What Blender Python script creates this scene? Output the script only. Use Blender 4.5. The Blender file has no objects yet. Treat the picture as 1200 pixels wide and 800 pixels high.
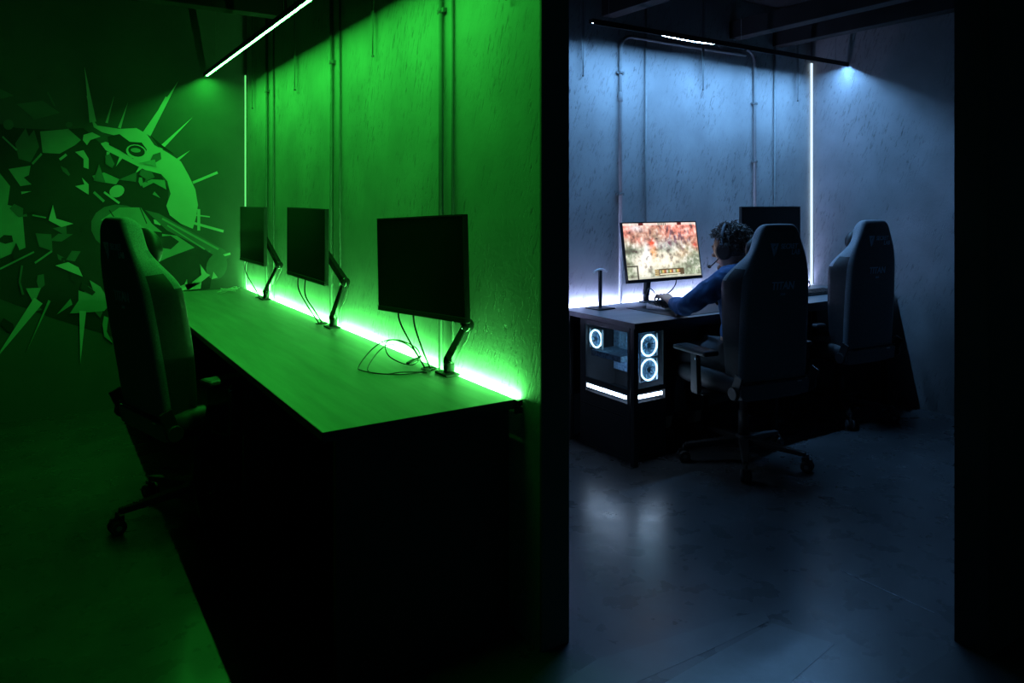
import bpy, bmesh, math, random
from mathutils import Vector, Matrix, Euler
from mathutils import noise as mnoise
random.seed(7)
PI = math.pi
SC = bpy.context.scene
COL = SC.collection
# ------------------------------------------------------------------ camera
HC = 1.37
F = 869.0
YAW = math.radians(-32.77)
cam_d = bpy.data.cameras.new('camera')
cam = bpy.data.objects.new('camera', cam_d)
COL.objects.link(cam)
cam.location = (0, 0, HC)
cam.rotation_euler = (math.radians(90), 0, YAW)
cam_d.sensor_width = 36
cam_d.lens = 36 * F / 1200
cam_d.shift_y = -163 / 1200
cam_d.clip_start = 0.05
SC.camera = cam
SC.view_settings.view_transform = 'Standard'
SC.view_settings.look = 'None'
SC.view_settings.gamma = 1
SC.view_settings.exposure = 0
SC.view_settings.use_curve_mapping = False
SC.cycles.use_denoising = True
SC.cycles.max_bounces = 8
SC.cycles.sample_clamp_indirect = 6
SC.cycles.blur_glossy = 0.5
SC.cycles.caustics_reflective = False
SC.cycles.caustics_refractive = False


def dirs(px):
    r = (px - 600) / F
    return r * .8409 + .5412, -r * .5417 + .8406


def P(px, py, h):
    """point of the place at height h seen at a pixel of the photo"""
    z = (HC - h) * F / (py - 237)
    a, b = dirs(px)
    return Vector((a * z, b * z, h))


def on_y(px, py, y):
    a, b = dirs(px)
    z = y / b
    return Vector((a * z, y, HC - (py - 237) / F * z))


# --------------------------------------------------------------- materials
def nodes_of(name):
    m = bpy.data.materials.new(name)
    m.use_nodes = True
    nt = m.node_tree
    return m, nt, nt.nodes['Principled BSDF']


def plain(name, c, rough=.5, metal=0.0, var=.15, scale=30, bump=0.0, emit=None, es=0):
    m, nt, b = nodes_of(name)
    tc = nt.nodes.new('ShaderNodeTexCoord')
    nz = nt.nodes.new('ShaderNodeTexNoise')
    nz.inputs['Scale'].default_value = scale
    nz.inputs['Detail'].default_value = 4
    nt.links.new(tc.outputs['Object'], nz.inputs['Vector'])
    r = nt.nodes.new('ShaderNodeValToRGB')
    r.color_ramp.elements[0].position = .3
    r.color_ramp.elements[1].position = .7
    r.color_ramp.elements[0].color = tuple(x * (1 - var) for x in c) + (1,)
    r.color_ramp.elements[1].color = tuple(min(1, x * (1 + var)) for x in c) + (1,)
    nt.links.new(nz.outputs['Fac'], r.inputs['Fac'])
    nt.links.new(r.outputs['Color'], b.inputs['Base Color'])
    b.inputs['Roughness'].default_value = rough
    b.inputs['Metallic'].default_value = metal
    if bump:
        bp = nt.nodes.new('ShaderNodeBump')
        bp.inputs['Strength'].default_value = bump
        bp.inputs['Distance'].default_value = .002
        nt.links.new(nz.outputs['Fac'], bp.inputs['Height'])
        nt.links.new(bp.outputs['Normal'], b.inputs['Normal'])
    if emit:
        b.inputs['Emission Color'].default_value = tuple(emit) + (1,)
        b.inputs['Emission Strength'].default_value = es
    return m


def glow(name, c, s):
    m = bpy.data.materials.new(name)
    m.use_nodes = True
    nt = m.node_tree
    nt.nodes.clear()
    e = nt.nodes.new('ShaderNodeEmission')
    o = nt.nodes.new('ShaderNodeOutputMaterial')
    e.inputs['Color'].default_value = tuple(c) + (1,)
    e.inputs['Strength'].default_value = s
    nt.links.new(e.outputs[0], o.inputs['Surface'])
    return m


def led(name, c, s):
    """LED tape: gives light from its front only"""
    m = glow(name, c, s)
    nt = m.node_tree
    e = [n for n in nt.nodes if n.type == 'EMISSION'][0]
    g = nt.nodes.new('ShaderNodeNewGeometry')
    k = nt.nodes.new('ShaderNodeMath')
    k.operation = 'MULTIPLY_ADD'
    k.inputs[1].default_value = -s
    k.inputs[2].default_value = s
    nt.links.new(g.outputs['Backfacing'], k.inputs[0])
    nt.links.new(k.outputs[0], e.inputs['Strength'])
    return m


def face_towards(o, d):
    d = Vector(d)
    me = o.data
    if sum((p.normal.dot(d) for p in me.polygons)) < 0:
        me.flip_normals()


def plaster(name, c, axis):
    """rough trowelled plaster with short dark slanting gouges"""
    m, nt, b = nodes_of(name)
    L = nt.links.new
    tc = nt.nodes.new('ShaderNodeTexCoord')
    mp = nt.nodes.new('ShaderNodeMapping')
    rot = nt.nodes.new('ShaderNodeMapping')
    if axis == 'x':      # wall plane spans y,z
        rot.inputs['Rotation'].default_value = (math.radians(-20), 0, 0)
        mp.inputs['Scale'].default_value = (1, 62, 13)
    else:
        rot.inputs['Rotation'].default_value = (0, math.radians(-24), 0)
        mp.inputs['Scale'].default_value = (54, 1, 14)
    L(tc.outputs['Object'], rot.inputs['Vector'])
    L(rot.outputs[0], mp.inputs['Vector'])
    n1 = nt.nodes.new('ShaderNodeTexNoise')
    n1.inputs['Scale'].default_value = 1.3
    n1.inputs['Detail'].default_value = 5
    n1.inputs['Roughness'].default_value = .62
    n1.inputs['Distortion'].default_value = .6
    L(mp.outputs[0], n1.inputs['Vector'])
    g = nt.nodes.new('ShaderNodeValToRGB')      # gouges
    g.color_ramp.elements[0].position = .31
    g.color_ramp.elements[1].position = .46
    g.color_ramp.elements[0].color = (.45, .45, .45, 1)
    g.color_ramp.elements[1].color = (1, 1, 1, 1)
    L(n1.outputs['Fac'], g.inputs['Fac'])
    n3 = nt.nodes.new('ShaderNodeTexNoise')     # where gouges cluster
    n3.inputs['Scale'].default_value = 2.3
    n3.inputs['Detail'].default_value = 2
    L(tc.outputs['Object'], n3.inputs['Vector'])
    g3 = nt.nodes.new('ShaderNodeValToRGB')
    g3.color_ramp.elements[0].position = .34
    g3.color_ramp.elements[1].position = .60
    L(n3.outputs['Fac'], g3.inputs['Fac'])
    mx = nt.nodes.new('ShaderNodeMix')
    mx.data_type = 'RGBA'
    mx.inputs['A'].default_value = (1, 1, 1, 1)
    L(g3.outputs['Color'], mx.inputs['Factor'])
    L(g.outputs['Color'], mx.inputs['B'])
    n2 = nt.nodes.new('ShaderNodeTexNoise')     # broad patches
    n2.inputs['Scale'].default_value = 3.5
    n2.inputs['Detail'].default_value = 6
    L(tc.outputs['Object'], n2.inputs['Vector'])
    r = nt.nodes.new('ShaderNodeValToRGB')
    r.color_ramp.elements[0].position = .3
    r.color_ramp.elements[1].position = .72
    r.color_ramp.elements[0].color = tuple(x * .8 for x in c) + (1,)
    r.color_ramp.elements[1].color = tuple(x * 1.15 for x in c) + (1,)
    L(n2.outputs['Fac'], r.inputs['Fac'])
    mu = nt.nodes.new('ShaderNodeMix')
    mu.data_type = 'RGBA'
    mu.blend_type = 'MULTIPLY'
    mu.inputs['Factor'].default_value = 1
    L(r.outputs['Color'], mu.inputs['A'])
    L(mx.outputs['Result'], mu.inputs['B'])
    L(mu.outputs['Result'], b.inputs['Base Color'])
    n4 = nt.nodes.new('ShaderNodeTexNoise')
    n4.inputs['Scale'].default_value = 60
    n4.inputs['Detail'].default_value = 5
    L(tc.outputs['Object'], n4.inputs['Vector'])
    ad = nt.nodes.new('ShaderNodeMath')
    ad.operation = 'MULTIPLY_ADD'
    ad.inputs[1].default_value = .25
    L(n4.outputs['Fac'], ad.inputs[0])
    L(mx.outputs['Result'], ad.inputs[2])
    bp = nt.nodes.new('ShaderNodeBump')
    bp.inputs['Strength'].default_value = .5
    bp.inputs['Distance'].default_value = .007
    L(ad.outputs[0], bp.inputs['Height'])
    L(bp.outputs['Normal'], b.inputs['Normal'])
    b.inputs['Roughness'].default_value = .8
    return m


def floor_mat(name, c, rough):
    m, nt, b = nodes_of(name)
    L = nt.links.new
    tc = nt.nodes.new('ShaderNodeTexCoord')
    n = nt.nodes.new('ShaderNodeTexNoise')
    n.inputs['Scale'].default_value = 3.5
    n.inputs['Detail'].default_value = 12
    n.inputs['Roughness'].default_value = .75
    L(tc.outputs['Object'], n.inputs['Vector'])
    r = nt.nodes.new('ShaderNodeValToRGB')
    r.color_ramp.elements[0].position = .32
    r.color_ramp.elements[1].position = .7
    r.color_ramp.elements[0].color = tuple(x * .68 for x in c) + (1,)
    r.color_ramp.elements[1].color = tuple(x * 1.3 for x in c) + (1,)
    L(n.outputs['Fac'], r.inputs['Fac'])
    L(r.outputs['Color'], b.inputs['Base Color'])
    n2 = nt.nodes.new('ShaderNodeTexNoise')
    n2.inputs['Scale'].default_value = 9
    n2.inputs['Detail'].default_value = 6
    L(tc.outputs['Object'], n2.inputs['Vector'])
    mr = nt.nodes.new('ShaderNodeMapRange')
    mr.inputs['To Min'].default_value = rough - .07
    mr.inputs['To Max'].default_value = rough + .1
    L(n2.outputs['Fac'], mr.inputs['Value'])
    L(mr.outputs[0], b.inputs['Roughness'])
    n3 = nt.nodes.new('ShaderNodeTexNoise')
    n3.inputs['Scale'].default_value = 120
    L(tc.outputs['Object'], n3.inputs['Vector'])
    bp = nt.nodes.new('ShaderNodeBump')
    bp.inputs['Strength'].default_value = .08
    bp.inputs['Distance'].default_value = .002
    L(n3.outputs['Fac'], bp.inputs['Height'])
    L(bp.outputs['Normal'], b.inputs['Normal'])
    return m


def wood_mat(name, c, axis=1, rough=.42):
    m, nt, b = nodes_of(name)
    L = nt.links.new
    tc = nt.nodes.new('ShaderNodeTexCoord')
    mp = nt.nodes.new('ShaderNodeMapping')
    s = [14, 14, 14]
    s[axis] = 1.3
    mp.inputs['Scale'].default_value = s
    L(tc.outputs['Object'], mp.inputs['Vector'])
    n = nt.nodes.new('ShaderNodeTexNoise')
    n.inputs['Scale'].default_value = 1.6
    n.inputs['Detail'].default_value = 8
    n.inputs['Roughness'].default_value = .6
    L(mp.outputs[0], n.inputs['Vector'])
    r = nt.nodes.new('ShaderNodeValToRGB')
    r.color_ramp.elements[0].position = .3
    r.color_ramp.elements[1].position = .72
    r.color_ramp.elements[0].color = tuple(x * .78 for x in c) + (1,)
    r.color_ramp.elements[1].color = tuple(x * 1.18 for x in c) + (1,)
    L(n.outputs['Fac'], r.inputs['Fac'])
    L(r.outputs['Color'], b.inputs['Base Color'])
    b.inputs['Roughness'].default_value = rough
    return m


def glass_mat(name):
    m = bpy.data.materials.new(name)
    m.use_nodes = True
    nt = m.node_tree
    nt.nodes.clear()
    t = nt.nodes.new('ShaderNodeBsdfTransparent')
    t.inputs['Color'].default_value = (.75, .8, .85, 1)
    g = nt.nodes.new('ShaderNodeBsdfGlossy')
    g.inputs['Roughness'].default_value = .05
    mx = nt.nodes.new('ShaderNodeMixShader')
    mx.inputs[0].default_value = .07
    o = nt.nodes.new('ShaderNodeOutputMaterial')
    nt.links.new(t.outputs[0], mx.inputs[1])
    nt.links.new(g.outputs[0], mx.inputs[2])
    nt.links.new(mx.outputs[0], o.inputs['Surface'])
    return m


GREEN = (.040, 1.0, .075)
BLUE = (.20, .50, 1.0)
M = {
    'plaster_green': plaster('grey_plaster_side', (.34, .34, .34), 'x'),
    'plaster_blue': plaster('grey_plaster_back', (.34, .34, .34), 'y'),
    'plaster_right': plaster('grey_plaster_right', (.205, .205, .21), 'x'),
    'paint': plain('matt_wall_paint', (.095, .10, .10), .8, 0, .08, 6),
    'dark_wall': plain('charcoal_wall_paint', (.02, .023, .026), .75, 0, .2, 5),
    'ceiling': plain('black_ceiling_paint', (.006, .006, .007), .85, 0, .2, 4),
    'floor': floor_mat('dark_worn_floor', (.062, .068, .074), .27),
    'floor_patch': floor_mat('paler_floor', (.125, .14, .15), .3),
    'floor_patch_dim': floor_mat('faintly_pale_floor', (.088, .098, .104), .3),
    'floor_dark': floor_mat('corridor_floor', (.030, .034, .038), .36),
    'scratch': plain('scuffed_line', (.55, .6, .65), .5, 0, .4, 40),
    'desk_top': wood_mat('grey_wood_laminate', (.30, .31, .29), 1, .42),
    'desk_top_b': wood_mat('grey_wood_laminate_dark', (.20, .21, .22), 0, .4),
    'desk_edge': plain('brown_edge_band', (.09, .035, .03), .5),
    'black_board': plain('black_board', (.018, .018, .02), .55),
    'black_metal': plain('black_powder_coat', (.016, .016, .018), .6, .0),
    'gloss_black': plain('glossy_black_arm', (.02, .022, .022), .12, .3, .05),
    'screen_off': plain('switched_off_screen', (.006, .007, .008), .30, 0, .05),
    'plastic': plain('black_plastic', (.014, .014, .015), .55),
    'bezel': plain('monitor_bezel', (.03, .03, .032), .3),
    'pipe': plain('painted_steel_pipe', (.24, .25, .25), .65, 0, .1),
    'pipe_dark': plain('dark_steel_pipe', (.14, .15, .15), .6, 0, .1),
    'bright_metal': plain('galvanised_steel', (.7, .72, .74), .28, .8, .1),
    'fabric': plain('charcoal_chair_fabric', (.17, .19, .215), .9, 0, .25, 220, .5),
    'fabric_lit': plain('lit_chair_fabric', (.24, .26, .28), .88, 0, .25, 220, .5),  # chair cloth lightened to stand for light on the shoulder facets
    'leather': plain('black_leatherette', (.022, .023, .025), .6, 0, .2, 60),
    'trim': plain('grey_chair_trim', (.13, .14, .16), .6, 0, .15, 80),
    'logo': plain('pale_blue_stitching', (.40, .75, 1.0), .5, 0, .05),
    'chrome': plain('polished_steel', (.6, .62, .65), .15, 1, .03),
    'cable': plain('black_cable', (.02, .02, .02), .4),
    'pale_cable': plain('pale_cable', (.75, .78, .72), .4),
    'skin': plain('skin', (.52, .31, .23), .5, 0, .06, 12),
    'hair': plain('dark_brown_curls', (.075, .052, .040), .5, 0, .3, 60),
    'sweater': plain('blue_sweatshirt', (.035, .11, .27), .85, 0, .2, 40, .4),
    'trousers': plain('black_trousers', (.02, .02, .025), .8),
    'glass': glass_mat('tinted_case_glass'),
    'led_green': led('green_led_tape', GREEN, 165),
    'led_green_low': led('green_led_tape_low', (.11, 1, .15), 620),
    'led_green_corner': glow('green_corner_diffuser', (.16, 1.0, .22), 1.0),
    'led_blue': led('ice_blue_led_tape', BLUE, 330),
    'led_blue_low': led('violet_white_led_tape', (.46, .54, 1.0), 450),
    'led_blue_corner': glow('ice_blue_corner_diffuser', (.62, .82, 1.0), 1.4),
    'ring': glow('fan_ring_light', (.45, .80, 1.0), 8),
    'bar': glow('case_light_bar', (.50, .70, 1.0), 22),
    'case_dim': glow('lit_case_component', (.10, .35, .75), .35),
    'board': plain('circuit_board', (.28, .46, .68), .4, 0, .6, 60),
    'mural_bright': plain('pale_mural_paint', (.62, .66, .60), .7, 0, .05, 8),
    'mural_mid': plain('mid_mural_paint', (.30, .40, .34), .7, 0, .12, 8),
    'mural_low': plain('muted_mural_paint', (.13, .16, .15), .7, 0, .15, 8),
    'mural_dark': plain('dark_mural_paint', (.022, .026, .025), .7, 0, .2, 8),
}


M['screen_off'].node_tree.nodes['Principled BSDF'].inputs['Specular IOR Level'].default_value = .15


# ------------------------------------------------------------------ meshes
class MB:
    def __init__(self):
        self.bm = bmesh.new()

    def box(self, x0, x1, y0, y1, z0, z1, mi=0):
        v = [self.bm.verts.new(p) for p in ((x0, y0, z0), (x1, y0, z0), (x1, y1, z0), (x0, y1, z0),
                                            (x0, y0, z1), (x1, y0, z1), (x1, y1, z1), (x0, y1, z1))]
        for q in ((3, 2, 1, 0), (4, 5, 6, 7), (0, 1, 5, 4), (1, 2, 6, 5), (2, 3, 7, 6), (3, 0, 4, 7)):
            f = self.bm.faces.new([v[i] for i in q])
            f.material_index = mi
        return v

    def bar(self, a, b, w, t, up=(0, 0, 1), w2=None, t2=None):
        """box beam from a to b, w across, t along up"""
        a, b = Vector(a), Vector(b)
        d = (b - a).normalized()
        s = d.cross(Vector(up))
        s = s.normalized() if s.length > 1e-5 else Vector((1, 0, 0))
        u = s.cross(d).normalized()
        w2 = w if w2 is None else w2
        t2 = t if t2 is None else t2
        v = []
        for p, ww, tt in ((a, w, t), (b, w2, t2)):
            for i, j in ((-1, -1), (1, -1), (1, 1), (-1, 1)):
                v.append(self.bm.verts.new(p + s * ww / 2 * i + u * tt / 2 * j))
        for q in ((3, 2, 1, 0), (4, 5, 6, 7), (0, 1, 5, 4), (1, 2, 6, 5), (2, 3, 7, 6), (3, 0, 4, 7)):
            self.bm.faces.new([v[i] for i in q])

    def tube(self, pts, r, n=10, closed=False, mi=0):
        pts = [Vector(p) for p in pts]
        rr = r if isinstance(r, (list, tuple)) else [r] * len(pts)
        rings = []
        prev = None
        m = len(pts)
        for i, p in enumerate(pts):
            if closed:
                d = (pts[(i + 1) % m] - pts[i - 1]).normalized()
            else:
                d = (pts[min(i + 1, m - 1)] - pts[max(i - 1, 0)])
                d = d.normalized() if d.length > 1e-9 else Vector((0, 0, 1))
            if prev is None:
                a = Vector((0, 0, 1)) if abs(d.z) < .9 else Vector((1, 0, 0))
                u = d.cross(a).normalized()
            else:
                u = (prev - d * prev.dot(d))
                u = u.normalized() if u.length > 1e-6 else d.orthogonal().normalized()
            prev = u
            w = d.cross(u)
            rings.append([self.bm.verts.new(p + (u * math.cos(2 * PI * k / n) + w * math.sin(2 * PI * k / n)) * rr[i])
                          for k in range(n)])
        last = m if closed else m - 1
        for i in range(last):
            A, B = rings[i], rings[(i + 1) % m]
            for k in range(n):
                f = self.bm.faces.new((A[k], A[(k + 1) % n], B[(k + 1) % n], B[k]))
                f.smooth = True
                f.material_index = mi
        if not closed:
            self.bm.faces.new(rings[0][::-1]).material_index = mi
            self.bm.faces.new(rings[-1]).material_index = mi

    def lathe(self, prof, c=(0, 0, 0), axis='z', n=24):
        rings = []
        for r, h in prof:
            ring = []
            for k in range(n):
                a = 2 * PI * k / n
                p = {'z': (r * math.cos(a), r * math.sin(a), h), 'x': (h, r * math.cos(a), r * math.sin(a)),
                     'y': (r * math.sin(a), h, r * math.cos(a))}[axis]
                ring.append(self.bm.verts.new(Vector(c) + Vector(p)))
            rings.append(ring)
        for A, B in zip(rings, rings[1:]):
            for k in range(n):
                f = self.bm.faces.new((A[k], A[(k + 1) % n], B[(k + 1) % n], B[k]))
                f.smooth = True
        self.bm.faces.new(rings[0][::-1])
        self.bm.faces.new(rings[-1])

    def loft(self, rings, cap=True, smooth=True):
        rs = [[self.bm.verts.new(p) for p in r] for r in rings]
        n = len(rs[0])
        for A, B in zip(rs, rs[1:]):
            for k in range(n):
                f = self.bm.faces.new((A[k], A[(k + 1) % n], B[(k + 1) % n], B[k]))
                f.smooth = smooth
        if cap:
            self.bm.faces.new(rs[0][::-1]).smooth = smooth
            self.bm.faces.new(rs[-1]).smooth = smooth

    def prism(self, poly, fn, d, mi=0):
        """poly 2-D outline, fn(p, depth)->3-D"""
        a = [self.bm.verts.new(fn(p, 0)) for p in poly]
        b = [self.bm.verts.new(fn(p, d)) for p in poly]
        n = len(poly)
        fs = [self.bm.faces.new(a[::-1]), self.bm.faces.new(b)]
        for k in range(n):
            fs.append(self.bm.faces.new((a[k], a[(k + 1) % n], b[(k + 1) % n], b[k])))
        for f in fs:
            f.material_index = mi

    def ball(self, c, r, seg=16, rings=10, mi=0):
        if not hasattr(r, '__len__'):
            r = (r, r, r)
        g = bmesh.ops.create_uvsphere(self.bm, u_segments=seg, v_segments=rings, radius=1,
                                      matrix=Matrix.Translation(c) @ Matrix.Diagonal((r[0], r[1], r[2], 1)))
        for v in g['verts']:
            for f in v.link_faces:
                f.smooth = True
                f.material_index = mi

    def build(self, name, mat, parent=None, bevel=0, sub=0, fix=True):
        if fix:
            bmesh.ops.recalc_face_normals(self.bm, faces=self.bm.faces)
        me = bpy.data.meshes.new(name)
        self.bm.to_mesh(me)
        self.bm.free()
        for mm in (mat if isinstance(mat, (list, tuple)) else [mat]):
            me.materials.append(M[mm] if isinstance(mm, str) else mm)
        o = bpy.data.objects.new(name, me)
        COL.objects.link(o)
        if parent:
            o.parent = parent
        if bevel:
            b = o.modifiers.new('bevel', 'BEVEL')
            b.width = bevel
            b.segments = 2
            b.limit_method = 'ANGLE'
        if sub:
            s = o.modifiers.new('sub', 'SUBSURF')
            s.levels = s.render_levels = sub
        return o


def tag(o, label, cat=None, group=None, kind=None):
    if label:
        o['label'] = label
    if cat:
        o['category'] = cat
    if group:
        o['group'] = group
    if kind:
        o['kind'] = kind
    return o


def thing(name, label, cat, loc=(0, 0, 0), rz=0, group=None):
    o = bpy.data.objects.new(name, None)
    o.empty_display_size = .1
    COL.objects.link(o)
    o.location = loc
    o.rotation_euler = (0, 0, rz)
    return tag(o, label, cat, group)


def struct(o):
    o['kind'] = 'structure'
    return o


def copy_tree(o, parent=None):
    c = o.copy()
    COL.objects.link(c)
    c.parent = parent
    for ch in list(o.children):
        copy_tree(ch, c)
    return c


def one(fn, name, mat, parent=None, **k):
    m = MB()
    fn(m)
    return m.build(name, mat, parent, **k)


def spline(pts, n=8):
    """Catmull-Rom through the points"""
    pts = [Vector(p) for p in pts]
    q = [pts[0] * 2 - pts[1]] + pts + [pts[-1] * 2 - pts[-2]]
    out = []
    for i in range(1, len(q) - 2):
        for k in range(n):
            t = k / n
            a, b, c, d = q[i - 1], q[i], q[i + 1], q[i + 2]
            out.append(.5 * ((2 * b) + (c - a) * t + (2 * a - 5 * b + 4 * c - d) * t * t + (3 * b - a - 3 * c + d) * t ** 3))
    out.append(pts[-1])
    return out


def text_mesh(name, s, size, mat, parent, loc, rot, depth=.002, shear=0, sx=1):
    cu = bpy.data.curves.new(name, 'FONT')
    cu.body = s
    cu.size = size
    cu.extrude = depth
    cu.offset = size * .02
    cu.align_x = 'LEFT'
    cu.shear = shear
    t = bpy.data.objects.new(name + '_tmp', cu)
    COL.objects.link(t)
    bpy.context.view_layer.update()
    dg = bpy.context.evaluated_depsgraph_get()
    me = bpy.data.meshes.new_from_object(t.evaluated_get(dg))
    bpy.data.objects.remove(t)
    me.name = name
    me.materials.clear()
    me.materials.append(M[mat])
    o = bpy.data.objects.new(name, me)
    COL.objects.link(o)
    o.parent = parent
    o.location = loc
    o.rotation_euler = rot
    o.scale = (sx, 1, 1)
    return o


# ============================================================ the setting
XW = 1.297      # green face of the partition
XP = 1.401      # its other face
YE = 1.847      # its near end
YM = 5.58       # mural wall
YB = 3.50       # blue back wall
XR = 4.95       # blue right wall
CH = 2.78       # ceiling height

struct(one(lambda m: m.box(-3.2, 7.0, 1.18, 6.0, -.1, 0), 'floor', 'floor'))
struct(one(lambda m: m.box(-3.2, 7.0, -2.5, 1.18, -.1, 0), 'floor_corridor', 'floor_dark'))
struct(one(lambda m: m.box(-3.2, 7.0, -2.5, 6.0, CH, CH + .1), 'ceiling', 'ceiling'))
# the two long faces of the partition have their own walls
struct(one(lambda m: m.box(XW, XW + .052, YE + .012, YM, 0, CH), 'wall_partition', 'plaster_green'))
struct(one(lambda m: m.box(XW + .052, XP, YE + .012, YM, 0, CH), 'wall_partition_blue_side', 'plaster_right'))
struct(one(lambda m: m.box(XW - .001, XP + .001, YE, YE + .012, 0, CH), 'trim_1', 'paint', bevel=.003))
struct(one(lambda m: m.box(-3.2, XW, YM, YM + .12, 0, CH), 'wall_mural_side', 'paint'))
struct(one(lambda m: m.box(XP, XR + .12, YB, YB + .12, 0, CH), 'wall_back', 'plaster_blue'))
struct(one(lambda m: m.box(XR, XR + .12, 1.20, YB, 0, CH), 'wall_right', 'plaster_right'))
struct(one(lambda m: m.box(-3.3, -3.2, -2.5, 5.7, 0, CH), 'wall_left', 'dark_wall'))
struct(one(lambda m: m.box(2.416, 5.07, 1.10, 1.20, 0, CH), 'wall_near', 'dark_wall'))


# paler patches laid on the floor, and a scuff
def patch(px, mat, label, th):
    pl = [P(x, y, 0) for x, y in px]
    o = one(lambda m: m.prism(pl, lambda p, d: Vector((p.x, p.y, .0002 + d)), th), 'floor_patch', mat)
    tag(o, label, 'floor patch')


patch([(978, 754), (905, 730), (838, 766), (775, 802), (740, 840), (880, 840), (925, 800)], 'floor_patch', 'paler patch of floor, the one with the sharp right corner', .0006)
patch([(895, 716), (862, 722), (790, 745), (700, 772), (640, 810), (740, 802), (830, 762), (902, 727)], 'floor_patch_dim', 'faint paler band of floor just behind the pale patch', .0004)
a, b = P(985, 668, 0), P(1095, 718, 0)


def scr(m):
    n = 14
    for k in range(n):
        t0, t1 = k / n, (k + .93) / n
        p, q = a.lerp(b, t0), a.lerp(b, t1)
        p.z = q.z = .001
        w = .0020 + .0036 * abs(math.sin(k * 1.7)) * (1 if k < 9 else .5)
        m.bar(p, q, w, .0008)


tag(one(scr, 'floor_scratch', 'scratch'), 'thin pale scratch line across the dark floor', 'scratch')

# ceiling beams
for nm, bx, lab in (('ceiling_beam', (2.90, 3.00, 1.2, YB, 2.50, 2.62), 'black ceiling beam over the headphone stand'),
                    ('ceiling_beam', (4.04, 4.14, 1.2, YB, 2.50, 2.62), 'black ceiling beam over the second blue-lit monitor'),
                    ('ceiling_beam', (4.50, 4.60, 1.2, YB, 2.50, 2.62), 'black ceiling beam nearest the blue corner light'),
                    ('ceiling_beam', (-1.5, XW, 4.55, 4.65, 2.50, 2.62), 'black ceiling beam crossing above the green mural')):
    o = struct(one(lambda m: m.box(*bx), nm, 'ceiling', bevel=.004))

# ================================================================= mural
YMU = YM - .001
M_MAT = ['mural_dark', 'mural_low', 'mural_mid', 'mural_bright']
mural = MB()
layer = [0]


def mp(p, d):
    v = on_y(p[0], p[1], YMU)
    return Vector((v.x, YMU - d, v.z))


def poly(tone, pts):
    layer[0] += 1
    off = .0004 + layer[0] * .00008
    mural.prism(pts, lambda p, d: mp(p, d), off, tone)


def blade(tone, x0, y0, x1, y1, w):
    d = math.hypot(x1 - x0, y1 - y0)
    nx, ny = -(y1 - y0) / d * w / 2, (x1 - x0) / d * w / 2
    poly(tone, [(x0 + nx, y0 + ny), (x1, y1), (x0 - nx, y0 - ny)])


def strip(tone, x0, y0, x1, y1, w):
    d = math.hypot(x1 - x0, y1 - y0)
    nx, ny = -(y1 - y0) / d * w / 2, (x1 - x0) / d * w / 2
    poly(tone, [(x0 + nx, y0 + ny), (x1 + nx, y1 + ny), (x1 - nx, y1 - ny), (x0 - nx, y0 - ny)])


def oval(tone, cx, cy, rx, ry, rot=0, n=16):
    c, s = math.cos(rot), math.sin(rot)
    poly(tone, [(cx + rx * math.cos(2 * PI * k / n) * c - ry * math.sin(2 * PI * k / n) * s,
                 cy + rx * math.cos(2 * PI * k / n) * s + ry * math.sin(2 * PI * k / n) * c) for k in range(n)])


# dark ground of the painting
poly(0, [(-60, 150), (-20, 140), (20, 150), (60, 152), (98, 150), (118, 168), (150, 186), (186, 200), (198, 222), (196, 245), (212, 262),
         (236, 290), (252, 300), (246, 338), (205, 345), (150, 400), (60, 372), (0, 350), (-60, 340)])
# big pale crescent and its rays
poly(3, [(106, 136), (114, 147), (140, 151), (160, 150), (172, 157), (181, 170), (197, 179), (212, 189), (221, 205), (229, 222),
         (232, 240), (230, 254), (226, 268), (212, 262), (199, 252), (195, 241), (200, 227), (196, 212), (189, 204), (170, 199),
         (152, 190), (124, 176), (118, 168), (124, 166), (142, 172), (148, 168), (140, 160), (120, 155), (110, 149)])
blade(3, 109, 143, 99, 78, 8)
strip(3, 109, 140, 103, 112, 3)
blade(3, 172, 157, 209, 95, 10)
strip(3, 172, 157, 196, 114, 4)
blade(3, 188, 174, 226, 137, 5)
blade(3, 207, 188, 223, 176, 3.5)
strip(3, 226, 214, 255, 202, 3)
blade(3, 125, 144, 134, 112, 3)
blade(3, 140, 150, 150, 120, 3.5)
strip(3, 233, 245, 233, 270, 3.4)
strip(3, 226, 261, 262, 271, 3)
strip(3, 222, 251, 246, 254, 1.5)
blade(3, 127, 178, 124, 192, 4)
blade(3, 142, 184, 136, 195, 4)
blade(3, 165, 196, 158, 204, 4)
poly(0, [(176, 158), (190, 170), (205, 181), (186, 172)])
poly(0, [(126, 160), (140, 157), (152, 166), (166, 167), (172, 175), (170, 184), (156, 186), (140, 176), (128, 170)])
oval(3, 160, 178, 12.5, 8.5, .25)
oval(0, 160, 177, 10, 6.5, .25)
oval(2, 159, 176, 6, 2.6, .1)
# muted masses on the left
poly(2, [(-60, 195), (0, 203), (12, 218), (9, 240), (26, 244), (28, 268), (30, 290), (0, 303), (-60, 320)])
poly(2, [(47, 154), (80, 151), (95, 164), (88, 170), (70, 180), (50, 179)])
poly(1, [(18, 168), (30, 150), (34, 160), (40, 152), (46, 172), (36, 190), (22, 186)])
poly(2, [(10, 198), (36, 194), (34, 205), (28, 208), (37, 216), (24, 218)])
strip(2, 3, 160, 20, 176, 2)
strip(2, 38, 192, 49, 180, 2.5)
blade(3, 25, 226, 37, 224, 3)
poly(3, [(88, 178), (98, 176), (104, 186), (104, 198), (98, 196), (98, 186)])
strip(3, 70, 187, 78, 181, 3)
poly(3, [(98, 158), (108, 155), (118, 160), (106, 164), (102, 170), (97, 164)])
poly(3, [(96, 208), (104, 216), (104, 228), (88, 218), (99, 216)])
poly(2, [(108, 206), (122, 202), (140, 210), (136, 216), (112, 212)])
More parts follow.
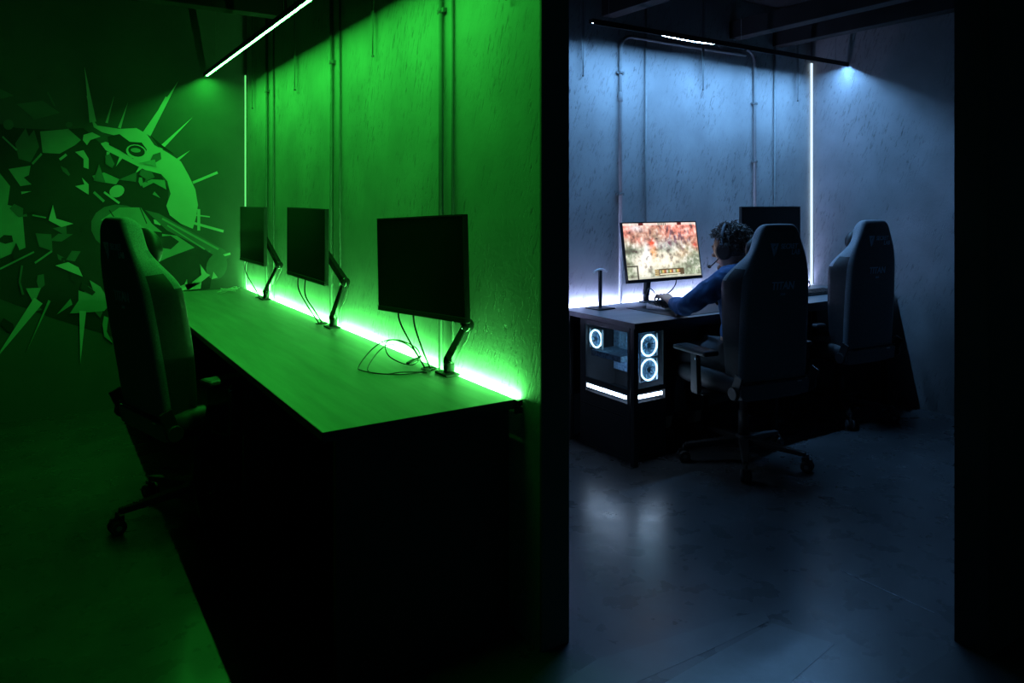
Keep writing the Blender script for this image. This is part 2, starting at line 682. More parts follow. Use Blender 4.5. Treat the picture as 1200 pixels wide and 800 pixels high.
oval(3, 137, 224, 9, 7, -.4)
strip(3, 122, 225, 140, 238, 2.5)
strip(2, 110, 225, 122, 236, 3)
poly(2, [(165, 215), (178, 210), (193, 211), (195, 222), (180, 214), (168, 220)])
blade(2, 180, 226, 188, 232, 4)
# discs and shards in the middle
oval(1, 142, 268, 36, 28, .25)
poly(2, [(118, 258), (140, 243), (165, 243), (178, 262), (190, 272), (172, 270), (150, 262)])
strip(0, 128, 246, 136, 258, 1.2)
strip(0, 164, 243, 172, 262, 1.2)
poly(2, [(190, 274), (207, 276), (228, 290), (196, 302), (180, 310), (190, 292)])
poly(0, [(186, 277), (200, 276), (210, 283), (200, 292), (188, 290)])
poly(3, [(180, 257), (190, 259), (188, 264), (181, 262)])
# a plain ribbon crossing down to the right
poly(1, [(170, 246), (186, 250), (262, 292), (270, 300), (262, 306), (240, 292), (196, 270)])
strip(2, 190, 256, 256, 292, 2.4)
strip(2, 196, 264, 240, 292, 1.6)
strip(3, 252, 302, 270, 297, 2.5)
oval(1, 254, 312, 12, 16, .3)
rnd = random.Random(11)
for k in range(46):
    cx, cy = rnd.uniform(5, 185), rnd.uniform(185, 390)
    if cx < 40 and cy < 240:
        continue
    a0, n_ = rnd.uniform(0, 6.3), rnd.choice((3, 4, 5))
    r0 = rnd.uniform(5, 16)
    st = rnd.uniform(.3, .7)
    pl = []
    for q in range(n_):
        an = 2 * PI * q / n_ + rnd.uniform(-.3, .3)
        u_, v_ = r0 * math.cos(an), r0 * st * math.sin(an)
        pl.append((cx + u_ * math.cos(a0) - v_ * math.sin(a0), cy + u_ * math.sin(a0) + v_ * math.cos(a0)))
    poly(rnd.choice((1, 1, 0, 0, 1, 2)), pl)
# pale cut-outs by the desk
poly(3, [(205, 338), (216, 333), (219, 327), (220, 340), (226, 330), (236, 322), (234, 309), (242, 320), (246, 322), (236, 330), (235, 338), (205, 341)])
poly(3, [(248, 327), (250, 318), (255, 325)])
poly(3, [(62, 240), (66, 256), (86, 262), (72, 266), (57, 258)])
strip(2, 38, 252, 54, 255, 1.6)
strip(2, 41, 308, 61, 294, 2.2)
strip(2, 0, 315, 40, 295, 2)
strip(1, 26, 311, 23, 330, 2.5)
strip(1, 23, 330, 27, 345, 2.5)
poly(3, [(65, 311), (80, 307), (92, 313), (97, 324), (82, 318)])
poly(3, [(120, 292), (128, 303), (126, 322), (120, 322), (124, 308)])
poly(2, [(105, 328), (118, 336), (130, 356), (122, 364), (100, 366), (82, 367), (92, 352), (92, 340), (106, 345), (110, 342)])
poly(2, [(134, 320), (136, 334), (127, 360), (124, 352), (131, 336)])
poly(0, [(96, 330), (112, 342), (108, 346), (94, 338)])
blade(3, 97, 364, 94, 426, 8)
blade(3, 45, 352, -8, 424, 12)
blade(2, 58, 352, 31, 412, 3)
poly(2, [(122, 370), (127, 372), (125, 388), (132, 402), (122, 394), (120, 380)])
poly(3, [(141, 402), (150, 404), (147, 416)])
poly(3, [(144, 364), (149, 364), (148, 370)])
# hints high on the left, where almost no light falls
poly(1, [(20, 122), (50, 118), (70, 132), (40, 140)])
strip(1, 56, 108, 64, 124, 2)
poly(1, [(-40, 100), (0, 104), (16, 112), (0, 116), (-40, 118)])
oval(1, 10, 146, 6, 6)
oval(1, 81, 146, 4, 3)
mo = mural.build('wall_mural', M_MAT)
tag(mo, 'large painted mural of a pale spiky crescent and angular shapes on green lit wall', 'mural')


# ======================================================== LED light bars
def led_bar(name, axis, s0, s1, cx, h, label, mat, lip_sign, sag=None, wires=()):
    """suspended aluminium channel: tape faces down, a lip on the room side"""
    t = thing(name, label, 'light', (0, 0, 0))

    def pt(s, u, z):     # s along, u across (towards the room is +), z height
        return (cx + lip_sign * u, s, h + z) if axis == 'y' else (s, cx + lip_sign * u, h + z)

    m = MB()

    def seg(u0, u1, z0, z1):
        p, q = pt(s0, u0, z0), pt(s1, u1, z1)
        m.box(min(p[0], q[0]), max(p[0], q[0]), min(p[1], q[1]), max(p[1], q[1]), h + z0, h + z1)
    seg(-.012, .024, .004, .020)
    seg(.021, .024, -.0105, .004)
    seg(-.012, -.0105, .0022, .004)
    m.build('channel', 'black_metal', t)
    m = MB()
    n = 60
    A, B = [], []
    for k in range(n + 1):
        s = s0 + .004 + (s1 - s0 - .008) * k / n
        dz = .0035
        if sag and sag[0] < s < sag[1]:
            dz -= .011 * math.sin(PI * (s - sag[0]) / (sag[1] - sag[0])) ** 1.0
        A.append(m.bm.verts.new(pt(s, -.009, dz)))
        B.append(m.bm.verts.new(pt(s, .005, dz)))
    for k in range(n):
        m.bm.faces.new((A[k], A[k + 1], B[k + 1], B[k]))
    face_towards(m.build('led_tape', mat, t, fix=False), (0, 0, -1))
    for w in wires:
        p = pt(w, .006, .02)
        one(lambda mm: mm.tube([p, (p[0], p[1], CH)], .0015, 6), 'suspension_wire', 'pipe_dark', t)
    for s in (s0, s1):
        m = MB()
        p, q = pt(s - .003, -.013, -.004), pt(s + .003, .024, .021)
        m.box(min(p[0], q[0]), max(p[0], q[0]), min(p[1], q[1]), max(p[1], q[1]), h - .002, h + .021)
        m.build('end_cap', 'black_metal', t)
    return t


led_bar('ceiling_light', 'y', 1.96, 5.545, 1.015, 2.255, 'bright green light bar hanging under the ceiling above the long desk',
        'led_green', -1, None, (2.3, 3.6, 5.2))
led_bar('ceiling_light', 'x', 2.575, 4.925, 3.20, 2.357, 'ice blue light bar hanging under the ceiling above the blue lit desk',
        'led_blue', -1, (3.02, 3.66), (2.7, 3.8, 4.8))


# glow strips in the gap between desk and wall
def desk_led(name, p0, p1, mat, label):
    t = thing(name, label, 'light strip')
    (x0, y0), (x1, y1) = p0, p1
    m = MB()
    m.box(x0 - .005 if x0 == x1 else x0, x1 + .005 if x0 == x1 else x1,
          y0 if x0 == x1 else y0 - .005, y1 if x0 == x1 else y1 + .005, .722, .734)
    m.build('channel', 'bright_metal', t)
    m = MB()
    if x0 == x1:
        v = [(x0 - .006, y0, .742), (x0 - .001, y0, .7345), (x0 - .001, y1, .7345), (x0 - .006, y1, .742)]
    else:
        v = [(x0, y0 - .006, .742), (x1, y0 - .006, .742), (x1, y0 - .001, .7345), (x0, y0 - .001, .7345)]
    m.bm.faces.new([m.bm.verts.new(p) for p in v])
    face_towards(m.build('led_tape', mat, t, fix=False), (1, 0, 0) if x0 == x1 else (0, 1, 0))
    return t


desk_led('desk_light_strip', (XW - .012, 1.965), (XW - .012, 5.56), 'led_green_low', 'glowing green light strip behind the rear edge of the long desk')
desk_led('desk_light_strip', (1.9, YB - .012), (4.93, YB - .012), 'led_blue_low', 'white violet light strip behind the rear edge of the blue lit desk')


# vertical corner lights
def corner_light(x, y, h0, h1, mat, label, r=.006):
    t = thing('corner_light', label, 'light', (x, y, h0))
    one(lambda m: m.tube([(0, 0, 0), (0, 0, h1 - h0)], r, 12), 'diffuser_tube', mat, t)
    one(lambda m: m.box(.000, .010, .000, .010, 0, h1 - h0) if False else m.box(r * .6, r * 1.6, -.004, r * 1.6, 0, h1 - h0), 'mounting_rail', 'bright_metal', t)
    return t


corner_light(XW - .012, YM - .012, .752, 2.29, 'led_green_corner', 'thin green light line in the corner by the mural', .0055)
corner_light(XR - .014, YB - .014, .752, 2.42, 'led_blue_corner', 'thin pale blue light line in the far corner of the blue room', .0085)


# ================================================================= pipes
def pipe(x, y, r, h0, h1, clamps, label, group, mat='pipe_dark', bend=None, wall='x', joints=()):
    t = thing('conduit_pipe', label, 'pipe', (x, y, 0), 0, group)
    pts = [(0, 0, h0), (0, 0, h1)]
    if bend:
        d, ln = bend
        R = .09
        pts = [(0, 0, h0)]
        for k in range(9):
            a = PI / 2 * k / 8
            pts.append((d * (R - R * math.cos(a)), 0, h1 - R + R * math.sin(a)))
        pts.append((d * ln, 0, h1))
    one(lambda m: m.tube(pts, r, 12), 'pipe_run', mat, t)
    for c in clamps:
        def f(m):
            if wall == 'x':
                m.lathe([(r + .003, -.009), (r + .003, .009)], (0, 0, c), 'z', 14)
                m.box(-.004, .0115, -.026, .026, c - .008, c + .008)
            else:
                m.lathe([(r + .003, -.009), (r + .003, .009)], (0, 0, c), 'z', 14)
                m.box(-.028, .028, -.004, .0125, c - .008, c + .008)
        one(f, 'pipe_clamp', 'pipe_dark', t)
    for c in joints:
        one(lambda m: m.lathe([(r + .002, -.03), (r + .005, -.026), (r + .005, .026), (r + .002, .03)], (0, 0, c), 'z', 14), 'pipe_joint', mat, t)
    return t


GP = 'pipes on the green lit wall'
for y, c, lab in ((2.49, 2.09, 'thicker pipe with clamp rising behind the nearest green lit monitor'),
                  (3.71, 2.09, 'thicker pipe with clamp rising behind the middle green lit monitor'),
                  (4.98, 2.10, 'thicker pipe with clamp rising behind the farthest green lit monitor')):
    pipe(XW - .0125, y, .0095, .0, CH, [c], lab, GP)
for y, lab in ((2.405, 'thinner pipe beside the clamped pipe behind the nearest green lit monitor'),
               (3.60, 'thinner pipe beside the clamped pipe behind the middle green lit monitor'),
               (4.83, 'thinner pipe beside the clamped pipe behind the farthest green lit monitor')):
    pipe(XW - .008, y, .006, .0, CH, [], lab, GP)
GB = 'pipes on the blue lit wall'
pipe(3.04, YB - .0135, .011, 0, 2.40, [2.17, 1.42], 'bent pipe between the headphone stand and the lit monitor', GB, 'pipe', (1, 1.15), 'y', (2.02,))
pipe(3.255, YB - .010, .0075, 0, CH, [], 'thin straight pipe rising behind the lit game monitor', GB, 'pipe', None, 'y')
pipe(4.29, YB - .0135, .011, 0, 2.44, [2.07, 1.66], 'bent pipe rising behind the dark monitor in the blue room', GB, 'pipe', (-1, .10), 'y', (1.3,))
pipe(4.512, YB - .010, .0075, 0, CH, [], 'thin straight pipe between the dark monitor and the corner light', GB, 'pipe', None, 'y')


# V-shaped metal hangers
def hanger(p, top, tip, label, group, along, mat='pipe'):
    t = thing('cable_hanger', label, 'hanger', (p[0], p[1], tip), 0, group)
    H = top - tip
    w = .022

    def v(s, z):
        return (s, 0, z) if along == 'x' else (0, s, z)
    for s in (-1, 1):
        one(lambda m: m.bar(v(s * .002, .012), v(s * w, H), .006, .003, (0, 1, 0) if along == 'x' else (1, 0, 0)), 'hanger_strip', mat, t)
    one(lambda m: m.bar(v(0, .012), v(0, H), .008, .003, (0, 1, 0) if along == 'x' else (1, 0, 0)), 'hanger_spine', 'pipe_dark', t)
    one(lambda m: m.ball((0, 0, .007), .007, 10, 8), 'hanger_tip', 'pipe_dark', t)
    return t


for i, (y, lab) in enumerate(((2.02, 'metal hanger closest to the dark end of the green partition wall'),
                              (3.14, 'metal hanger between the pipes of the near and middle green monitors'),
                              (4.33, 'metal hanger between the pipes of the middle and far green monitors'),
                              (5.33, 'metal hanger beside the green corner light'))):
    hanger((XW - .02, y), CH, 2.02, lab, 'metal hangers on the green wall', 'y')
for x, lab in ((2.735, 'metal hanger above the headphone stand'),
               (3.75, 'metal hanger over the seated person'),
               (4.75, 'metal hanger beside the pale blue corner light')):
    hanger((x, YB - .03), CH, 2.115, lab, 'metal hangers on the blue wall', 'x')

# =================================================================== desks
GD = thing('long_desk', 'long grey topped desk running along the green lit wall', 'desk', (0, 0, 0))
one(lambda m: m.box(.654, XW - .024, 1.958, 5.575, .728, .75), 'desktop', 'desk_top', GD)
one(lambda m: m.box(.651, .654, 1.955, 5.575, .726, .75), 'front_edge', 'desk_edge', GD)
one(lambda m: m.box(.651, XW - .024, 1.955, 1.958, .722, .7498), 'end_edge', 'black_board', GD)
one(lambda m: m.box(.70, XW - .03, 1.985, 2.01, 0, .722), 'end_panel', 'black_board', GD, bevel=.002)
for y in (3.15, 4.35, 5.50):
    one(lambda m: m.box(.72, XW - .03, y, y + .025, 0, .728), 'support_panel', 'black_board', GD, bevel=.002)
one(lambda m: m.box(1.18, 1.20, 2.01, 5.50, .35, .728), 'modesty_panel', 'black_board', GD)
one(lambda m: (m.box(XW - .024, XW - .002, 1.950, 1.965, .705, .747), m.lathe([(.004, -.003), (.004, .0)], (XW - .012, 1.943, .725), 'y', 10)),
    'corner_bracket', 'black_metal', GD)
one(lambda m: m.lathe([(.003, -.003), (.003, 0)], (XW - .010, 1.944, .728), 'y', 10), 'bracket_bolt', 'bright_metal', GD)

BD = thing('long_desk', 'dark desk along the blue lit wall carrying the game monitor', 'desk', (0, 0, 0))
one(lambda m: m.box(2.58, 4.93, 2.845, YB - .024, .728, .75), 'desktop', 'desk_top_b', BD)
one(lambda m: m.box(2.577, 4.93, 2.842, 2.845, .722, .7498), 'front_edge', 'black_board', BD)
one(lambda m: m.box(2.577, 2.58, 2.845, YB - .024, .722, .7498), 'side_edge', 'black_board', BD)
for x in (2.60, 3.72, 4.88):
    for y in (2.875, 3.42):
        one(lambda m: m.box(x, x + .03, y, y + .03, 0, .722), 'leg', 'black_metal', BD, bevel=.002)
one(lambda m: (m.box(2.63, 4.88, 3.43, 3.45, .66, .722), m.box(2.63, 4.88, 2.885, 2.90, .69, .722)), 'frame_rail', 'black_metal', BD)
one(lambda m: m.box(2.63, 4.88, 3.455, 3.467, .25, .72), 'back_panel', 'black_board', BD)


# ================================================================ monitors
def monitor(label, cx, cy, cz, rz, roll=0, tilt=0, screen='screen_off', group=None, W=.61, H=.355):
    """local: screen faces -Y; origin at the middle of the panel"""
    t = thing('monitor', label, 'monitor', (cx, cy, cz), 0, group)
    t.rotation_euler = (Matrix.Rotation(rz, 3, 'Z') @ Matrix.Rotation(tilt, 3, 'X') @ Matrix.Rotation(roll, 3, 'Y')).to_euler()

    def hs(m):
        m.box(-W / 2, W / 2, 0, .018, -H / 2, H / 2)
    one(hs, 'housing', 'plastic', t, bevel=.003)

    def back(m):
        r = []
        for k, (a, y) in enumerate(((.40, .018), (.36, .030), (.28, .040))):
            r.append([(-W * a, y, -H * a), (W * a, y, -H * a), (W * a, y, H * a), (-W * a, y, H * a)])
        m.loft(r, smooth=False)
    one(back, 'rear_cover', 'plastic', t)

    def fr(m):
        b = .006
        m.box(-W / 2, W / 2, -.002, .001, H / 2 - b, H / 2)
        m.box(-W / 2, -W / 2 + b, -.002, .001, -H / 2 + .02, H / 2 - b)
        m.box(W / 2 - b, W / 2, -.002, .001, -H / 2 + .02, H / 2 - b)
        m.box(-W / 2, W / 2, -.004, .001, -H / 2, -H / 2 + .016)
        m.box(-W / 2, W / 2, -.006, .001, -H / 2 + .0165, -H / 2 + .0185)
    one(fr, 'bezel', 'bezel', t)
    if screen == 'screen_off':
        one(lambda m: m.box(-W / 2 + .006, W / 2 - .006, -.0008, .0, -H / 2 + .018, H / 2 - .006), 'screen', 'screen_off', t)
    return t


RG = -PI / 2            # screen faces -X
gm = 'dark monitors on arms along the green wall'
mon3 = monitor('nearest of the switched off monitors over the green desk, above the loose black cable', 1.150, 2.41, 1.142, RG + math.radians(4.5), math.radians(-2.4), 0, group=gm)
mon2 = monitor('middle one of the three switched off monitors over the green desk', 1.125, 3.64, 1.165, RG, math.radians(.5), 0, group=gm)
mon1 = monitor('farthest switched off monitor over the green desk, beside the mural', 1.150, 4.82, 1.165, RG, 0, 0, group=gm)
monB = monitor('lit monitor showing a colourful battle game scene in front of the seated person', 3.165, 3.245, 1.078, 0, 0, math.radians(-9), screen=None)
monC = monitor('switched off monitor partly hidden behind the chair with bright lettering', 4.17, 3.25, 1.165, 0, 0, 0)


# the game picture
def game_screen(par, W=.61, H=.355):
    nx, ny = 168, 94
    x0, x1, z0, z1 = -W / 2 + .007, W / 2 - .007, -H / 2 + .0195, H / 2 - .007
    me = bpy.data.meshes.new('screen')
    vs, fs, cs = [], [], []

    def nz(x, y, s, o=0):
        return mnoise.noise(Vector((x * s, y * s, o * 7.3 + .5)))

    def mix(a, b, t):
        t = max(0, min(1, t))
        return tuple(a[i] * (1 - t) + b[i] * t for i in range(3))

    def blob(u, v, cx, cy, rx, ry):
        d = ((u - cx) / rx) ** 2 + ((v - cy) / ry) ** 2
        return math.exp(-d * 1.4)
    for j in range(ny):
        for i in range(nx):
            u, v = (i + .5) / nx, (j + .5) / ny      # v up
            du = u + .03 * nz(u, v, 9, 1)
            dv = v + .03 * nz(u, v, 9, 2)
            c = mix((.30, .36, .24), (.78, .26, .20), (dv - .45) * 2.2 + .6 * nz(u, v, 5, 3))
            c = mix(c, (.95, .86, .68), blob(du, dv, .50, .32, .30, .17) * 1.25)
            c = mix(c, (.95, .90, .78), blob(du, dv, .22, .25, .13, .30) * 1.2)
            c = mix(c, (.80, .58, .38), blob(du, dv, .78, .42, .12, .12))
            c = mix(c, (.22, .27, .19), blob(du, dv, .92, .28, .22, .16) * .9)
            c = mix(c, (.10, .14, .10), blob(du, dv, .07, .52, .09, .14) * .9)
            c = mix(c, (.36, .42, .42), blob(du, dv, .56, .60, .24, .12) * .8)
            # grey-violet spires
            sp = max(0, nz(u * 3.6, v * .7, 11, 4)) * 3.4 * blob(u, v, .64, .72, .34, .22)
            c = mix(c, (.25, .13, .17), sp * 1.4)
            c = mix(c, (.80, .10, .05), blob(du, dv, .36, .62, .06, .10) * 1.2)
            c = mix(c, (.95, .40, .12), blob(du, dv, .36, .45, .05, .12) * .9)
            c = mix(c, (.75, .12, .08), blob(du, dv, .965, .58, .04, .07))
            c = mix(c, (1, 1, 1), blob(du, dv, .28, .46, .05, .16) * 1.1)
            c = mix(c, (.9, .8, .85), blob(du, dv, .18, .9, .1, .05) * .8)
            n = .9 * nz(u * 1.6, v, 9, 5) + .7 * nz(u * 1.6, v, 19, 6) + .35 * nz(u * 1.6, v, 40, 8)
            c = mix(c, (1.0, .95, .85), max(0, n) * .8) if n > 0 else mix(c, (.08, .05, .05), -n * 1.0)
            # interface
            if .36 < u < .76 and .045 < v < .155:
                cell = int((u - .36) * 40)
                c = (.10, .07, .04)
                if .42 < u < .70 and .085 < v < .14:
                    c = [(.65, .45, .15), (.35, .12, .06), (.5, .5, .4), (.2, .25, .1)][cell % 4]
                if .42 < u < .70 and .055 < v < .075:
                    c = (.75, .70, .5)
                if u < .41:
                    c = (.55, .42, .2) if (cell + j) % 3 else (.12, .08, .05)
            if v < .035:
                c = mix(c, (.5, .5, .42), .7)
            if .88 < u and .05 < v < .13:
                c = mix(c, (.6, .7, .5), .5 if (i // 3) % 2 else .1)
            if u < .14 and v < .24 and (u > .125 or v > .225):
                c = (.06, .05, .04)
            if v > .955:
                if .20 < u < .27 or .73 < u < .79:
                    c = (.12, .02, .02)
                elif .45 < u < .58:
                    c = (.07, .05, .05) if (i // 2) % 2 else (.8, .7, .6)
                else:
                    c = mix(c, (.85, .80, .74), .6)
            cs.append(c)
    for j in range(ny + 1):
        for i in range(nx + 1):
            vs.append((x0 + (x1 - x0) * i / nx, -.0012, z0 + (z1 - z0) * j / ny))
    for j in range(ny):
        for i in range(nx):
            a = j * (nx + 1) + i
            fs.append((a, a + 1, a + nx + 2, a + nx + 1))
    me.from_pydata(vs, [], fs)
    at = me.color_attributes.new('picture', 'FLOAT_COLOR', 'CORNER')
    k = 0
    buf = []
    for c in cs:
        buf += [c[0], c[1], c[2], 1] * 4
    at.data.foreach_set('color', buf)
    m = bpy.data.materials.new('game_picture')
    m.use_nodes = True
    nt = m.node_tree
    nt.nodes.clear()
    A = nt.nodes.new('ShaderNodeAttribute')
    A.attribute_name = 'picture'
    e = nt.nodes.new('ShaderNodeEmission')
    e.inputs['Strength'].default_value = 1.3
    o = nt.nodes.new('ShaderNodeOutputMaterial')
    nt.links.new(A.outputs['Color'], e.inputs['Color'])
    nt.links.new(e.outputs[0], o.inputs['Surface'])
    me.materials.append(m)
    ob = bpy.data.objects.new('screen', me)
    COL.objects.link(ob)
    ob.parent = par
    ob['label'] = 'bright screen with a colourful game picture'


game_screen(monB)


# ------------------------------------------------------------ monitor arms
def arm(label, base, elbow, head, group=None, wall='x'):
    t = thing('monitor_stand', label, 'monitor arm', base, 0, group)
    B = Vector((0, 0, 0))
    E = Vector(elbow) - Vector(base)
    Hd = Vector(head) - Vector(base)

    def cl(m):
        m.box(-.035, .022, -.045, .045, 0, .008) if wall == 'x' else m.box(-.045, .045, -.035, .018, 0, .008)
        m.lathe([(.020, .008), (.020, .045), (.016, .05)], (0, 0, 0), 'z', 18)
    one(cl, 'clamp_base', 'black_metal', t, bevel=.002)
    p0 = Vector((0, 0, .05))
    one(lambda m: (m.bar(p0, E, .030, .036, (0, 0, 1) if abs((E - p0).normalized().z) < .95 else (1, 0, 0), .026, .030),
                   m.ball(p0, .022, 14, 10)), 'lower_arm', 'gloss_black', t, bevel=.005)
    one(lambda m: (m.bar(E, Hd, .030, .034, (0, 0, 1), .024, .028), m.ball(E, .024, 14, 10)), 'upper_arm', 'gloss_black', t, bevel=.005)
    d = Vector((-1, 0, 0)) if wall == 'x' else Vector((0, -1, 0))

    def vs(m):
        q = Hd + d * .012
        s = Vector((0, 1, 0)) if wall == 'x' else Vector((1, 0, 0))
        m.bar(q, q + d * .006, .10, .10, (0, 0, 1))
        m.bar(Hd, q, .04, .05, (0, 0, 1))
        m.ball(Hd, .024, 14, 10)
    one(vs, 'mounting_plate', 'black_metal', t, bevel=.002)
    one(lambda m: m.tube(spline([p0 + Vector((0, 0, .02)) - d * .018, (p0 + E) / 2 - d * .03, E - d * .02]), .003, 8), 'arm_cable', 'cable', t)
    return t


ga = 'monitor arms on the green desk'
arm('glossy black arm holding the nearest green lit monitor', (1.258, 2.375, .75), (1.262, 2.245, .945), (1.205, 2.38, 1.13), ga)
arm('glossy black arm holding the middle green lit monitor', (1.245, 3.57, .75), (1.262, 3.45, .985), (1.185, 3.62, 1.18), ga)
arm('glossy black arm holding the farthest green lit monitor beside the mural', (1.245, 4.84, .75), (1.262, 4.60, .985), (1.21, 4.80, 1.18), ga)
arm('black arm holding the lit game monitor', (3.205, 3.435, .75), (3.235, 3.44, .93), (3.165, 3.305, 1.07), None, 'y')
arm('black arm holding the dark monitor behind the chair with bright lettering', (4.20, 3.44, .75), (4.28, 3.44, 1.0), (4.17, 3.31, 1.165), None, 'y')


# ------------------------------------------------------------------ cables
def cable(name, label, pts, r, mat='cable', group=None, cat='cable', n=8):
    return tag(one(lambda m: m.tube(spline(pts, n), r, 8), name, mat), label, cat, group)


def grommet(x, y, label):
    o = one(lambda m: m.lathe([(.030, 0), (.030, .003), (.020, .004), (.020, .001)], (0, 0, 0), 'z', 20), 'cable_grommet', 'plastic')
    o.location = (x, y, .7502)
    tag(o, label, 'cable grommet', 'cable holes in the green desk')


G3 = Vector((1.235, 2.49, .752))
grommet(G3.x, G3.y, 'round cable hole under the nearest green lit monitor')
G2 = Vector((1.235, 3.72, .752))
grommet(G2.x, G2.y, 'round cable hole under the middle green lit monitor')
G1 = Vector((1.235, 4.95, .752))
grommet(G1.x, G1.y, 'round cable hole under the farthest green lit monitor')
gc = 'cables hanging from the green monitors'
cable('monitor_cable', 'black cable bowing down on the mural side from the nearest green lit monitor', [(1.165, 2.60, 1.01), (1.165, 2.605, .93), (1.19, 2.57, .85), G3 + Vector((-.01, .012, 0))], .0035, group=gc)
cable('monitor_cable', 'black cable hanging straight down from the nearest green lit monitor', [(1.165, 2.475, 1.01), (1.165, 2.47, .93), (1.20, 2.475, .83), G3 + Vector((.005, 0, 0))], .0035, group=gc)
cable('monitor_cable', 'black cable on the mural side under the middle green lit monitor', [(1.16, 3.86, 1.01), (1.16, 3.865, .92), (1.19, 3.80, .83), G2 + Vector((-.01, .012, 0))], .0035, group=gc)
cable('monitor_cable', 'black cable under the middle green lit monitor, closer to its arm', [(1.16, 3.74, 1.01), (1.16, 3.75, .90), (1.20, 3.73, .82), G2 + Vector((.005, 0, 0))], .0035, group=gc)
cable('monitor_cable', 'black cable hanging from the farthest green lit monitor beside the mural', [(1.17, 5.02, 1.01), (1.17, 5.07, .92), (1.20, 5.0, .83), G1], .0035, group=gc)


def D(px, py, h=.754):
    return P(px, py, h)


cable('loose_cable', 'loose black cable looping over the green desk below the nearest monitor',
      [D(505, 433), D(480, 438), D(450, 438), D(424, 434), D(421, 428, .756), D(436, 409, .80), D(452, 399, .83), D(470, 399, .84), D(488, 408, .80), D(492, 420, .765),
       D(484, 427, .757), D(470, 425), D(455, 416, .78), D(452, 402, .83), D(462, 398, .84), D(478, 404, .82), D(489, 415, .79), D(490, 424, .758)], .0024)
cable('loose_cable', 'second thin black cable crossing the loop on the green desk',
      [D(500, 436), D(470, 436), D(452, 438), D(431, 434), D(440, 416, .78), D(452, 405, .81), D(462, 404, .82)], .0022)
one_plug = one(lambda m: (m.bar(D(478, 426, .758), D(489, 420, .764), .014, .010), m.bar(D(489, 420, .764), D(493, 417, .768), .010, .006)), 'cable_plug', 'plastic')
tag(one_plug, 'small black plug at the end of the loose cable on the green desk', 'plug')
pts = []
c0 = D(268, 342, .757)
for k in range(34):
    a = k * 1.15
    pts.append((c0.x + .065 * math.cos(a) * (1 - k * .01) + random.uniform(-.03, .03), c0.y + .03 * math.sin(a * 1.3) + random.uniform(-.03, .03), .757 + random.uniform(0, .03)))
cable('tangled_cable', 'pale tangled cable lying at the far end of the green desk', pts, .0019, 'pale_cable', n=6)
cable('monitor_cable', 'thin cable curving down from the lit game monitor to the desk', [(3.30, 3.27, .925), (3.315, 3.29, .87), (3.31, 3.33, .82), (3.25, 3.38, .765)], .0035)
cable('monitor_cable', 'thin looped cable behind the keyboard hand under the lit monitor', [(3.10, 3.36, .765), (3.14, 3.37, .80), (3.165, 3.37, .84), (3.20, 3.37, .83), (3.23, 3.37, .79), (3.25, 3.37, .757)], .0026)

# ============================================================ desk objects
t = thing('headphone_stand', 'thin black headphone stand on the blue lit desk left of the monitor', 'headphone stand', (2.775, 3.36, .7505), .1)
one(lambda m: m.box(-.065, .065, -.06, .06, 0, .006), 'stand_base', 'black_metal', t, bevel=.002)
one(lambda m: m.box(-.011, .011, -.006, .006, .006, .222), 'stand_post', 'black_metal', t, bevel=.002)
one(lambda m: m.tube([(-.055, 0, .212), (-.04, 0, .221), (-.02, 0, .227), (0, 0, .229), (.02, 0, .227), (.04, 0, .221), (.055, 0, .212)], .006, 8), 'hook_bar', 'bright_metal', t)

o = one(lambda m: m.box(-.35, .35, -.2, .2, 0, .003), 'mouse_pad', 'plastic', bevel=.001)
o.location = (3.26, 3.085, .7503)
tag(o, 'large black desk mat under the keyboard of the seated person', 'desk mat')


def keyboard(label, x, y, z, rz, W=.36, D_=.13, wedge=.02):
    t = thing('keyboard', label, 'keyboard', (x, y, z), rz)

    def b(m):
        r = []
        for xx in (-W / 2, W / 2):
            r.append([(xx, -D_ / 2, 0), (xx, D_ / 2, 0), (xx, D_ / 2, .012 + wedge), (xx, -D_ / 2, .012)])
        m.loft(r, smooth=False)
    one(b, 'keyboard_case', 'bright_metal' if wedge > .01 else 'plastic', t, bevel=.003)

    def keys(m):
        for rr in range(5):
            for cc in range(14):
                cx = -W / 2 + .018 + cc * (W - .036) / 13
                cy = -D_ / 2 + .018 + rr * (D_ - .036) / 4
                cz = .012 + wedge * (cy + D_ / 2) / D_
                m.box(cx - .0105, cx + .0105, cy - .0105, cy + .0105, cz, cz + .008)
    o = one(keys, 'keycaps', 'plastic', t)
    return t


keyboard('keyboard with a pale rim under the seated person\'s hand', 3.17, 3.165, .7535, .20, .36, .13, .022)
keyboard('black keyboard lying on the desk between the two blue lit chairs', 4.42, 3.12, .7505, 0, .44, .14, .004)
o = one(lambda m: (m.ball((0, 0, .012), (.032, .056, .024), 18, 12),), 'computer_mouse', 'plastic')
o.location = (3.47, 3.06, .760)
tag(o, 'black mouse on the desk mat beside the keyboard', 'mouse')
cable('keyboard_cable', 'bunched black cable at the back of the desk by the corner light', [(4.52, 3.28, .756), (4.60, 3.36, .77), (4.66, 3.37, .82), (4.69, 3.38, .77), (4.72, 3.36, .80), (4.75, 3.37, .76), (4.80, 3.42, .757)], .006)

# ================================================================ computer
t = thing('desktop_computer', 'black computer case with glowing white fan rings under the blue lit desk', 'computer', (2.62, 2.93, .25))
CW, CD, CHH = .262, .42, .46
fr = .016


